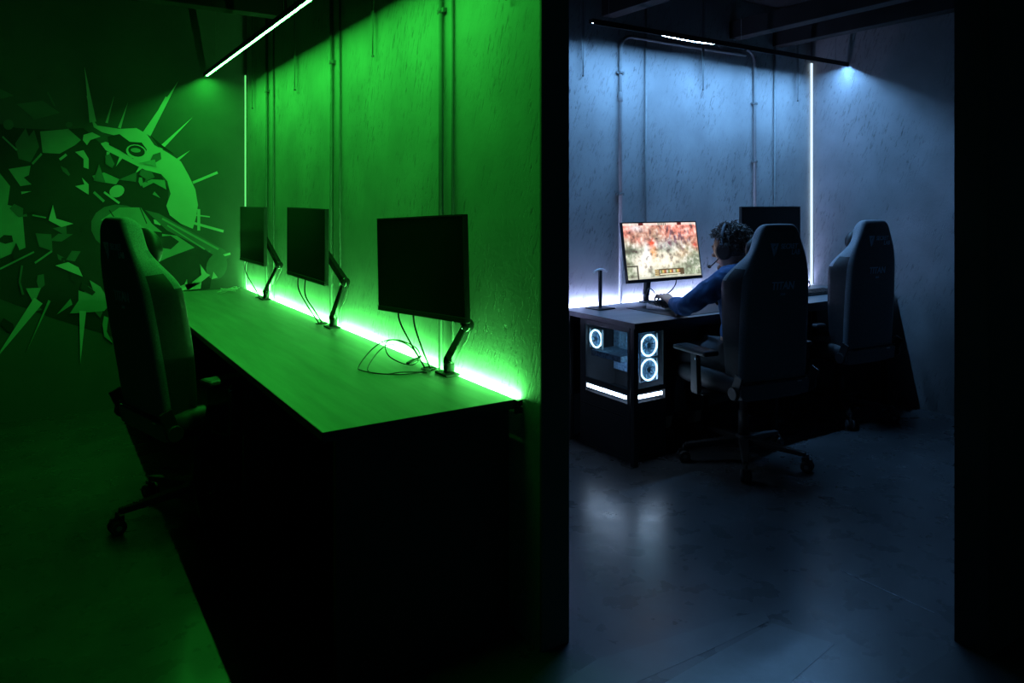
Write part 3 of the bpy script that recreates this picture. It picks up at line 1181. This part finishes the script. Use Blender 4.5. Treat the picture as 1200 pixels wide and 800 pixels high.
def chassis(m):
    m.box(0, CW, 0, CD, .0, .06)                 # floor of the case, below the bars
    m.box(0, CW, 0, CD, CHH - .025, CHH)          # roof
    m.box(0, CW, CD - .01, CD, .06, CHH - .025)   # back
    m.box(CW - .01, CW, 0, CD - .01, .06, CHH - .025)
    m.box(0, .020, 0, .020, .06, CHH - .025)      # near corner post
    m.box(0, .014, CD - .05, CD - .01, .06, CHH - .025)
    m.box(.0, .012, .02, CD - .05, .11, .135)
    m.box(.02, CW - .01, 0, .012, .11, .135)
    m.box(CW - .022, CW - .01, 0, .012, .135, CHH - .025)


one(chassis, 'chassis', 'plastic', t)
one(lambda m: m.box(.003, .006, .02, CD - .05, .135, CHH - .025), 'side_glass', 'glass', t)
one(lambda m: m.box(.02, CW - .022, .003, .006, .135, CHH - .025), 'front_glass', 'glass', t)
o = one(lambda m: m.box(-.001, .005, .03, CD - .06, .082, .100), 'light_bar', 'bar', t, bevel=.002)
o['label'] = 'white glowing bar on the side'
o = one(lambda m: m.box(.03, CW - .03, -.001, .005, .082, .100), 'light_bar', 'bar', t, bevel=.002)
o['label'] = 'white glowing bar on the front'
one(lambda m: m.box(CW - .03, CW - .024, .06, CD - .02, .15, CHH - .03), 'motherboard', 'board', t)
o = one(lambda m: (m.box(.04, CW - .04, .12, CD - .05, .255, .285), m.box(.15, CW - .03, .2, .26, .3, .42)), 'graphics_card', 'board', t)


def fan(par, c, axis, R=.056):
    cx, cy, cz = c
    n = 40
    ring = []
    for k in range(n):
        a = 2 * PI * k / n
        ring.append((cx + (R * math.cos(a) if axis == 'y' else 0), cy + (R * math.cos(a) if axis == 'x' else 0), cz + R * math.sin(a)))
    f = one(lambda m: m.tube(ring, .0042, 8, closed=True), 'fan_ring', 'ring', par)

    def fr_(m):
        s = R + .006
        for i in (-1, 1):
            if axis == 'y':
                m.box(cx + i * s - .002, cx + i * s + .002, cy - .004, cy + .008, cz - s, cz + s)
                m.box(cx - s, cx + s, cy - .004, cy + .008, cz + i * s - .002, cz + i * s + .002)
            else:
                m.box(cx - .004, cx + .008, cy + i * s - .002, cy + i * s + .002, cz - s, cz + s)
                m.box(cx - .004, cx + .008, cy - s, cy + s, cz + i * s - .002, cz + i * s + .002)
    one(fr_, 'fan_frame', 'bright_metal', f)

    def bl(m):
        for k in range(9):
            a = 2 * PI * k / 9
            for s0, s1 in ((.014, R - .008),):
                p = [(s0, a), (s1, a + .25), (s1, a + .75), (s0, a + .45)]
                q = []
                for r_, aa in p:
                    u, w = r_ * math.cos(aa), r_ * math.sin(aa)
                    q.append(Vector((cx + u, cy + .006, cz + w)) if axis == 'y' else Vector((cx + .006, cy + u, cz + w)))
                off = Vector((0, .004, 0)) if axis == 'y' else Vector((.004, 0, 0))
                A = [m.bm.verts.new(v) for v in q]
                B = [m.bm.verts.new(v + off) for v in q]
                m.bm.faces.new(A)
                m.bm.faces.new(B[::-1])
                for i in range(4):
                    m.bm.faces.new((A[i], A[(i + 1) % 4], B[(i + 1) % 4], B[i]))
        m.lathe([(.015, .0), (.015, .01)], (cx, cy, cz), axis, 16)
    one(bl, 'fan_blades', 'board', f)


fan(t, (.155, .022, .352), 'y')
fan(t, (.155, .022, .222), 'y')
fan(t, (.03, CD - .105, .355), 'x', .048)


def stand(m):
    m.box(0, .26, 0, .42, .235, .2495)
    m.box(0, .26, 0, .42, .0, .02)
    m.box(0, .012, 0, .42, .02, .235)
    m.box(.248, .26, 0, .42, .02, .235)
    m.box(.012, .248, .006, .018, .02, .235)


o = one(stand, 'computer_stand', 'black_board', bevel=.002)
o.location = (2.622, 2.932, 0)
tag(o, 'black metal stand carrying the computer case under the blue lit desk', 'stand')

# =========================================================== gaming chairs
WR = [(.375, .212), (.45, .220), (.60, .222), (.84, .218), (1.0, .208), (1.06, .197), (1.11, .180), (1.15, .160), (1.19, .142), (1.23, .124), (1.25, .112), (1.268, .085)]
WF = [(.375, .205), (.45, .208), (.60, .222), (.84, .252), (.965, .272), (.985, .268), (1.02, .240), (1.06, .198), (1.10, .160), (1.13, .142), (1.18, .130), (1.23, .116), (1.25, .104), (1.268, .078)]


def yr(h):
    return -.225 - .06 * (h - .40)


def interp(T, h):
    h = min(T[-1][0], max(T[0][0], h))
    for (a, wa), (b, wb) in zip(T, T[1:]):
        if a <= h <= b:
            return wa + (wb - wa) * (h - a) / (b - a)
    return T[-1][1]


def make_chair(label):
    t = thing('gaming_chair', label, 'chair', (0, 0, 0), 0, 'high backed gaming chairs')
    # five-star base
    one(lambda m: (m.lathe([(.040, .075), (.045, .085), (.045, .125), (.034, .14)], (0, 0, 0), 'z', 24)), 'base_hub', 'black_metal', t)
    for k in range(5):
        a = math.radians(-130 + 72 * k)
        d = Vector((math.cos(a), math.sin(a), 0))
        lg = one(lambda m: m.bar(d * .03 + Vector((0, 0, .112)), d * .315 + Vector((0, 0, .088)), .055, .034, (0, 0, 1), .030, .022), 'leg', 'black_metal', t, bevel=.005)

        def cas(m):
            c = d * .325
            s = Vector((-d.y, d.x, 0))
            m.tube([c + Vector((0, 0, .055)), c + Vector((0, 0, .088))], .008, 8)
            for sg in (-1, 1):
                o_ = c + s * .016 * sg + d * .008
                m.tube([o_ - s * .009, o_ - s * .007, o_ + s * .007, o_ + s * .009], [.020, .029, .029, .020], 18)
            m.tube([c - s * .006 + d * .008, c + s * .006 + d * .008], .033, 18)
            for v in m.bm.verts:
                v.co.z += .0305 if v.co.z < .05 else 0
        cs_ = MB()
        c = d * .322
        s = Vector((-d.y, d.x, 0))
        zc = .031
        cs_.tube([c + Vector((0, 0, .05)), c + Vector((0, 0, .09))], .008, 8)
        for sg in (-1, 1):
            o_ = c + s * .017 * sg + Vector((0, 0, zc))
            cs_.tube([o_ - s * .010, o_ - s * .007, o_ + s * .007, o_ + s * .010], [.022, .030, .030, .022], 18)
        cs_.bar(c - s * .0055 + Vector((0, 0, zc + .012)), c + s * .0055 + Vector((0, 0, zc + .012)), .05, .05)
        cs_.build('caster', 'plastic', lg)
        cp = MB()
        for sg in (-1, 1):
            o_ = c + s * .0275 * sg + Vector((0, 0, zc))
            cp.tube([o_ - s * .001, o_ + s * .001], .011, 12)
        cp.build('caster_cap', 'trim', lg)
    one(lambda m: (m.tube([(0, 0, .13), (0, 0, .27)], .028, 20), m.tube([(0, 0, .26), (0, 0, .385)], .020, 20)), 'gas_lift', 'black_metal', t)
    one(lambda m: (m.box(-.10, .10, -.13, .13, .375, .392), m.box(-.06, .06, -.09, .09, .345, .376)), 'tilt_mechanism', 'black_metal', t, bevel=.004)
    one(lambda m: m.tube([(-.05, .02, .36), (-.17, .03, .362), (-.25, .03, .368)], .006, 8), 'tilt_lever', 'black_metal', t)

    # seat: rounded slab with raised sides
    def seat(m):
        rings = []
        for y, w, hz in ((-.235, .20, .0), (-.22, .235, .012), (-.1, .262, .018), (.1, .268, .018), (.2, .262, .012), (.262, .240, .0), (.285, .20, -.015)):
            zt = .478 + hz
            rings.append([(-w + .03, y, .392), (w - .03, y, .392), (w, y, .42), (w, y, zt - .01), (w - .03, y, zt + .012), (w - .085, y, zt + .004),
                          (w - .11, y, zt - .02), (0, y, zt - .024), (-w + .11, y, zt - .02), (-w + .085, y, zt + .004), (-w + .03, y, zt + .012), (-w, y, zt - .01), (-w, y, .42)])
        m.loft(rings)
    one(seat, 'seat', 'leather', t, sub=1)

    # backrest
    def back(m):
        rings = []
        hs = [.375, .385] + [.41 + .03 * k for k in range(28)] + [1.245, 1.256, 1.263]
        for h in hs:
            w = interp(WR, h)
            wf = interp(WF, h)
            y = yr(h)
            # how far the side wings come forward
            if h < 1.0:
                D_ = .135 + .02 * math.sin(max(0, (h - .4)) / .60 * PI)
            else:
                D_ = .135 - .050 * min(1, (h - 1.0) / .12)
            D_ = max(D_, .075)
            C = .070
            k = 1.0
            if h > 1.22:
                k = max(.25, 1 - ((h - 1.22) / .05) ** 2)
            if h < .40:
                k = .8
            e = min(.014, w * .12)
            D2, C2 = D_ * k, C * k
            yy = y + (1 - k) * .03
            wi = max(.02, wf - .075)
            rings.append([(-w + e, yy, h), (-w * .5, yy - .003, h), (0, yy - .004, h), (w * .5, yy - .003, h), (w - e, yy, h), (w, yy + .014 * k, h), (wf, yy + D2 - .02 * k, h),
                          (wf - e * .8, yy + D2, h), (wi + .015, yy + D2 - .004, h), (wi, yy + C2 + .012 * k, h), (wi * .5, yy + C2 + .004, h), (0, yy + C2, h),
                          (-wi * .5, yy + C2 + .004, h), (-wi, yy + C2 + .012 * k, h), (-wi - .015, yy + D2 - .004, h), (-wf + e * .8, yy + D2, h), (-wf, yy + D2 - .02 * k, h), (-w, yy + .014 * k, h)])
        m.loft(rings)
        for f in m.bm.faces:
            c = f.calc_center_median()
            n = f.calc_center_median()
            y = yr(c.z)
            # bolsters painted paler where overhead light strikes, dark leatherette below that line
            if abs(c.x) > interp(WR, c.z) - .03 and c.y > y + .010:
                f.material_index = 1 if c.z > .968 + .15 * max(0, 1 - (c.y - y) / .105) else 2
    bk = one(back, 'backrest', ['fabric', 'fabric_lit', 'leather'], t, sub=1)
    tl = math.atan(.06)

    def rear_panel(m):
        rings = []
        for h, w in ((.392, .218), (.468, .226)):
            y = yr(h) - .012
            rings.append([(-w, y, h), (w, y, h), (w, y + .03, h), (-w, y + .03, h)])
        m.loft(rings, smooth=False)
    o = one(rear_panel, 'lower_cover', 'trim', bk, bevel=.006)
    one(lambda m: m.tube([(-.228, yr(.478) - .004, .478), (0, yr(.478) - .008, .476), (.228, yr(.478) - .004, .478)], .0035, 8), 'cover_seam', 'black_metal', bk)
    one(lambda m: m.box(.135, .165, yr(.462) - .016, yr(.462) - .010, .458, .464), 'zip_pull', 'bright_metal', bk)
    # writing on the back
    sh = (math.radians(90) + tl, 0, 0)

    def onb(x, h):
        return (x, yr(h) - .0065, h)
    text_mesh('lettering', 'SECRET', .036, 'logo', bk, onb(-.010, 1.139), sh, .001, .1, .92)
    text_mesh('lettering', 'LAB', .036, 'logo', bk, onb(.062, 1.109), sh, .001, .1, .92)
    text_mesh('lettering', 'TITAN', .056, 'logo', bk, onb(-.060, .935), sh, .001, .12, .92)
    text_mesh('lettering', '2020', .016, 'logo', bk, onb(.000, .905), sh, .001, .1, 1)

    def emblem(m):
        def f(p, d):
            h = 1.105 + p[1]
            return Vector((-.075 + p[0], yr(h) - .0045 - d, h))
        m.prism([(-.002, .062), (.030, .062), (.030, .050), (.019, .047), (.017, .037), (.027, .029), (.026, .002), (.022, -.004)], f, .003)
        m.prism([(.035, .062), (.050, .062), (.031, .006), (.032, .028), (.024, .038), (.025, .043), (.035, .046)], f, .003)
    one(emblem, 'emblem', 'logo', bk)

    # headrest pillow
    def pil(m):
        m.ball((0, yr(1.12) + .118, 1.125), (.118, .052, .082), 24, 14)
    one(pil, 'headrest_pillow', 'plastic', t)

    # armrests
    for s in (-1, 1):
        ar = one(lambda m: (m.bar((s * .17, 0, .385), (s * .315, 0, .395), .07, .014), m.bar((s * .312, 0, .39), (s * .318, 0, .60), .055, .030, (1, 0, 0), .045, .026)),
                 'armrest', 'black_metal', t, bevel=.004)
        one(lambda m: m.box(s * .318 - .048, s * .318 + .048, -.13, .13, .60, .628), 'arm_pad', 'plastic', ar, bevel=.012)
        one(lambda m: m.ball((s * .335, -.03, .575), .010, 10, 8), 'arm_button', 'chrome', ar)
    # recline pivots
    for s in (-1, 1):
        one(lambda m: (m.bar((s * .245, -.20, .40), (s * .252, -.25, .52), .012, .05, (0, 1, 0)), m.tube([(s * .245, -.215, .43), (s * .268, -.215, .43)], .032, 18)), 'recline_pivot', 'plastic', t, bevel=.003)
    return t


ch1 = make_chair('high backed gaming chair with bright lettering, holding the seated person')
ch1.location = (3.17, 2.65, 0)
ch1.rotation_euler.z = math.radians(-8)
ch2 = copy_tree(ch1)
ch2['label'] = 'empty high backed gaming chair beside the right wall of the blue room'
ch2.location = (4.36, 2.88, 0)
ch2.rotation_euler.z = math.radians(-5)
ch3 = copy_tree(ch1)
ch3['label'] = 'black silhouetted gaming chair pulled up to the green lit desk'
ch3.location = (.615, 3.52, 0)
ch3.rotation_euler.z = math.radians(-75)
for c in ch3.children:
    k = c.name.split('.')[0]
    if k in ('leg', 'base_hub'):
        c.rotation_euler.z = math.radians(36)
    if k in ('backrest', 'headrest_pillow'):
        pv = Vector((0, -.20, .42))
        rm = Matrix.Rotation(math.radians(6), 3, 'X')
        c.rotation_euler = rm.to_euler()
        c.location = pv - rm @ pv
ch3.scale = (1.04, 1.04, 1.045)

# ================================================================== person
PX = 3.175


def skin_obj(name, verts, edges, root=0, sub=2):
    bm = bmesh.new()
    ly = bm.verts.layers.skin.verify()
    vs = []
    for i, (p, r) in enumerate(verts):
        v = bm.verts.new(p)
        rr = r if hasattr(r, '__len__') else (r, r)
        v[ly].radius = rr
        v[ly].use_root = (i == root)
        vs.append(v)
    for a, b in edges:
        bm.edges.new((vs[a], vs[b]))
    me = bpy.data.meshes.new(name)
    bm.to_mesh(me)
    bm.free()
    o = bpy.data.objects.new(name, me)
    COL.objects.link(o)
    o.modifiers.new('skin', 'SKIN').use_smooth_shade = True
    s = o.modifiers.new('sub', 'SUBSURF')
    s.levels = s.render_levels = sub
    return o


def baked(objs, name, voxel):
    bpy.context.view_layer.update()
    dg = bpy.context.evaluated_depsgraph_get()
    bm = bmesh.new()
    for o in objs:
        me = bpy.data.meshes.new_from_object(o.evaluated_get(dg))
        me.transform(o.matrix_world)
        bm.from_mesh(me)
        bpy.data.meshes.remove(me)
        bpy.data.objects.remove(o)
    me = bpy.data.meshes.new(name)
    bm.to_mesh(me)
    bm.free()
    t = bpy.data.objects.new(name, me)
    COL.objects.link(t)
    if voxel:
        r = t.modifiers.new('rm', 'REMESH')
        r.mode = 'VOXEL'
        r.voxel_size = voxel
        s = t.modifiers.new('sm', 'SMOOTH')
        s.factor = .5
        s.iterations = 2
        bpy.context.view_layer.update()
        dg = bpy.context.evaluated_depsgraph_get()
        m2 = bpy.data.meshes.new_from_object(t.evaluated_get(dg))
        t.modifiers.clear()
        t.data = m2
    bm = bmesh.new()
    bm.from_mesh(t.data)
    left = set(bm.verts)
    comps = []
    while left:
        st = [left.pop()]
        comp = list(st)
        while st:
            for e_ in st.pop().link_edges:
                for v in e_.verts:
                    if v in left:
                        left.discard(v)
                        st.append(v)
                        comp.append(v)
        comps.append(comp)
    comps.sort(key=len)
    if voxel:
        for c in comps[:-1]:
            bmesh.ops.delete(bm, geom=c, context='VERTS')
    bm.to_mesh(t.data)
    bm.free()
    for p in t.data.polygons:
        p.use_smooth = True
    return t


LS = Vector((PX - .175, 2.62, .97))      # left shoulder
LE = Vector((2.885, 2.80, .815))        # left elbow
LW = Vector((3.035, 3.045, .806))        # left wrist
RS = Vector((PX + .175, 2.64, .97))
RE = Vector((3.47, 2.84, .80))
RW = Vector((3.475, 3.02, .795))
HD = Vector((PX + .005, 2.745, 1.115))      # head centre

V = [((PX, 2.66, .55), (.15, .11)), ((PX, 2.63, .68), (.135, .10)), ((PX, 2.62, .82), (.145, .105)), ((PX, 2.64, .93), (.13, .09)),
     ((PX, 2.675, 1.0), (.055, .055)), ((PX, 2.71, 1.05), (.055, .055))]
E = [(0, 1), (1, 2), (2, 3), (3, 4), (4, 5)]


def limb(start, pts):
    pr = start
    for p, r in pts:
        V.append((tuple(p), r))
        E.append((pr, len(V) - 1))
        pr = len(V) - 1
    return pr


def hand(wi, W, fwd, side, up, curl=1.0):
    """wrist, palm, four fingers and a thumb, later fused with the arm"""
    m = MB()

    def pt(f, sd, u):
        return W + fwd * f + side * sd + up * u
    m.tube([pt(-.05, 0, 0), pt(-.02, 0, .0), pt(.02, 0, .006)], [.026, .025, .026], 14)
    rings = []
    for f, w_, th, u in ((.0, .026, .017, .002), (.025, .034, .017, .010), (.055, .040, .016, .018), (.080, .041, .014, .021), (.094, .038, .011, .019)):
        rings.append([pt(f, w_ * math.cos(a_), u + th * math.sin(a_)) for a_ in [2 * PI * k / 16 for k in range(16)]])
    m.loft(rings)
    for o, ln, r in ((-.031, .064, .0075), (-.0105, .076, .0084), (.0105, .082, .0086), (.031, .074, .0084)):
        so = o * .22
        q = [pt(.070, o, .018), pt(.090, o + so * .1, .022), pt(.090 + ln * .42, o + so * .5, .026), pt(.090 + ln * .74, o + so * .8, .010), pt(.090 + ln * .92, o + so, -.008), pt(.090 + ln * .96, o + so, -.014)]
        m.tube(q, [r * 1.1, r * 1.12, r * 1.05, r * .98, r * .85, r * .5], 12)
        m.ball(q[1], r * 1.22, 12, 8)
        m.ball(q[2], r * 1.12, 12, 8)
    q = [pt(.012, .022, .004), pt(.038, .044, .004), pt(.066, .056, .000), pt(.090, .056, -.008), pt(.096, .056, -.010)]
    m.tube(q, [.013, .0125, .0105, .009, .006], 12)
    m.ball(q[2], .0112, 12, 8)
    hands.append(m.build('hand_shape', 'skin'))


hands = []
i = limb(3, [(LS, .058), (LS.lerp(LE, .5), .047), (LE, .040), (LE.lerp(LW, .45), .037), (LW, (.027, .022))])
fl = (LW - LE).normalized()
fl = Vector((fl.x * .6, fl.y, 0)).normalized()
hand(i, LW, fl, Vector((fl.y, -fl.x, 0)), Vector((0, 0, 1)), 1.0)
i = limb(3, [(RS, .058), (RS.lerp(RE, .5), .047), (RE, .040), (RE.lerp(RW, .45), .035), (RW, (.027, .022))])
hand(i, RW - Vector((0, 0, .0)), Vector((0, 1, 0)), Vector((-1, 0, 0)), Vector((0, 0, 1)), .8)
for s in (-1, 1):
    limb(0, [((PX + s * .10, 2.70, .53), .085), ((PX + s * .115, 2.90, .53), .072), ((PX + s * .12, 3.09, .52), .056), ((PX + s * .12, 3.12, .30), .050),
             ((PX + s * .12, 3.10, .10), .034), ((PX + s * .12, 3.14, .045), .036), ((PX + s * .125, 3.25, .032), .030)])
bod = skin_obj('body_frame', V, E, 0, 2)


# head with a face, looking along +Y and slightly down
def head_mesh():
    m = MB()
    bmesh.ops.create_uvsphere(m.bm, u_segments=40, v_segments=28, radius=1)
    for v in m.bm.verts:
        x, y, z = v.co
        # skull longer front to back, narrow jaw
        sx = .076 * (1 - .22 * max(0, -z) ** 1.4)
        sy = .097 * (1 - .10 * max(0, -z)) if y > 0 else .100 * (1 - .25 * max(0, -z))
        v.co = Vector((x * sx, y * sy, z * .118))
        if y > .4:
            v.co.y -= .006 * (1 - abs(z))
        if z < -.5 and y > .2:
            v.co.y += .010 * (-z)
    # nose, brow, lips, chin, ears added as bumps
    m.ball((0, .098, -.018), (.012, .020, .014), 14, 10)
    m.ball((0, .092, .002), (.008, .012, .026), 14, 10)
    m.ball((0, .086, .030), (.045, .012, .009), 14, 8)
    m.ball((0, .086, -.052), (.022, .012, .006), 14, 8)
    m.ball((0, .084, -.062), (.018, .012, .006), 14, 8)
    m.ball((0, .078, -.092), (.022, .018, .016), 14, 8)
    for s in (-1, 1):
        m.ball((s * .078, -.005, -.010), (.008, .018, .030), 12, 10)
        m.ball((s * .030, .080, .012), (.013, .009, .009), 12, 8)
    return m.build('head_shape', 'skin')


hs = head_mesh()
hs.location = HD
hs.rotation_euler = (math.radians(-10), 0, math.radians(14))
person = baked([bod, hs] + hands, 'person', .0045)
person.data.materials.append(M['skin'])
tag(person, 'person in a blue sweatshirt and headset sitting in a gaming chair, hand on the keyboard', 'person')


def garment(name, Vv, Ee, mat, voxel=.012, fold=.006, label=None):
    o = skin_obj(name, Vv, Ee, 0, 2)
    o = baked([o], name, voxel)
    for v in o.data.vertices:
        c = v.co
        n = mnoise.noise(c * 18) * .7 + (1 - 2 * abs(mnoise.noise(Vector((c.x * 26, c.y * 26, c.z * 16))))) * .5
        v.co += v.normal * n * fold
    o.data.materials.append(M[mat])
    o.parent = person
    return o


SV = [((PX, 2.66, .56), (.165, .125)), ((PX, 2.63, .68), (.155, .12)), ((PX, 2.62, .82), (.165, .125)), ((PX, 2.64, .93), (.145, .105)), ((PX, 2.675, 1.005), (.082, .080)), ((PX, 2.70, 1.035), (.072, .072))]
SE = [(0, 1), (1, 2), (2, 3), (3, 4), (4, 5)]
for S_, E_, W_ in ((LS, LE, LW), (RS, RE, RW)):
    pr = 3
    for p, r in ((S_, .070), (S_.lerp(E_, .5), .058), (E_, .050), (E_.lerp(W_, .4), .046), (E_.lerp(W_, .68), .040), (E_.lerp(W_, .80), .034)):
        SV.append((tuple(p), r))
        SE.append((pr, len(SV) - 1))
        pr = len(SV) - 1
garment('sweatshirt', SV, SE, 'sweater', .008, .014)
TV = [((PX, 2.66, .55), (.16, .12))]
TE = []
for s in (-1, 1):
    pr = 0
    for p, r in (((PX + s * .10, 2.70, .535), .098), ((PX + s * .115, 2.90, .535), .084), ((PX + s * .12, 3.09, .525), .068), ((PX + s * .12, 3.12, .30), .062), ((PX + s * .12, 3.11, .12), .052)):
        TV.append((p, r))
        TE.append((pr, len(TV) - 1))
        pr = len(TV) - 1
garment('trousers', TV, TE, 'trousers', .014, .004)
for s in (-1, 1):
    def shoe(m):
        rings = []
        for y, w, h in ((-.075, .030, .06), (-.05, .038, .085), (0, .040, .09), (.06, .044, .07), (.12, .046, .052), (.165, .036, .040), (.185, .018, .025)):
            rings.append([(w * math.cos(a_), y, max(.0, h / 2 + h / 2 * math.sin(a_)) + .002) for a_ in [2 * PI * k / 12 for k in range(12)]])
        m.loft(rings)
    o = one(shoe, 'shoe', 'plastic', person, sub=1)
    o.location = (PX + s * .122, 3.13, 0)

# curly hair
hm = MB()
R = Euler((math.radians(-10), 0, math.radians(14))).to_matrix()
random.seed(3)


def hp(th, ph, k=1.0):
    """direction on the skull; th from the top, ph round"""
    return Vector((math.sin(th) * math.sin(ph), math.sin(th) * math.cos(ph), math.cos(th)))


core = [(.095, .110, .098)]
hm.ball(HD + R @ Vector((0, -.014, .030)), (.088, .100, .100), 24, 16)
for k in range(520):
    th = math.acos(random.uniform(-.45, 1))
    ph = random.uniform(-PI, PI)
    d = hp(th, ph)
    if d.y > .35 and d.z < .45:
        continue
    if abs(d.x) > .55 and d.z < -.1 and d.y > -.15:
        continue
    base = Vector((d.x * .086, d.y * .100 - .014, d.z * .100 + .030))
    L_ = random.uniform(.014, .044)
    tn = d.orthogonal().normalized()
    bn = d.cross(tn)
    ph0 = random.uniform(0, 2 * PI)
    rad = random.uniform(.006, .011)
    pts = []
    for q in range(9):
        tt = q / 8
        an = ph0 + tt * 6.5
        pts.append(HD + R @ (base + d * (L_ * tt) + (tn * math.cos(an) + bn * math.sin(an)) * rad + Vector((0, 0, -.010 * tt * tt))))
    hm.tube(pts, [.0028] * 7 + [.002, .001], 5)
hair = hm.build('hair', 'hair', person)

# headset: worn, a thing of its own
hsn = thing('headset', 'black headset with microphone worn by the seated person', 'headset', HD)
hsn.rotation_euler = (math.radians(-10), 0, math.radians(14))
pts = [(.098 * math.sin(a_), -.012, .118 * math.cos(a_) + .012) for a_ in [math.radians(-92 + 184 * k / 24) for k in range(25)]]
one(lambda m: m.tube([(p[0] * 1.04, p[1], p[2] * 1.06 + .004) for p in pts], .0095, 10), 'headband', 'trim', hsn)
for s in (-1, 1):
    cup = one(lambda m: m.lathe([(.034, 0), (.046, .006), (.046, .024), (.034, .032)], (s * .080 if s > 0 else -.110, -.008, -.008), 'x', 24), 'ear_cup', 'plastic', hsn)
    one(lambda m: m.box(s * .107 - .004, s * .107 + .004, -.016, .0, .028, .050), 'yoke', 'chrome', cup)
one(lambda m: m.tube(spline([(-.100, .010, -.030), (-.094, .055, -.060), (-.070, .095, -.076), (-.045, .118, -.078)]), .003, 8), 'microphone_boom', 'plastic', hsn)
one(lambda m: m.ball((-.040, .120, -.078), (.012, .010, .010), 12, 8), 'microphone', 'plastic', hsn)

# ==================================================================== world
w = bpy.data.worlds.new('dark_room')
SC.world = w
w.use_nodes = True
w.node_tree.nodes['Background'].inputs[0].default_value = (.12, .8, .9, 1)
w.node_tree.nodes['Background'].inputs[1].default_value = .028
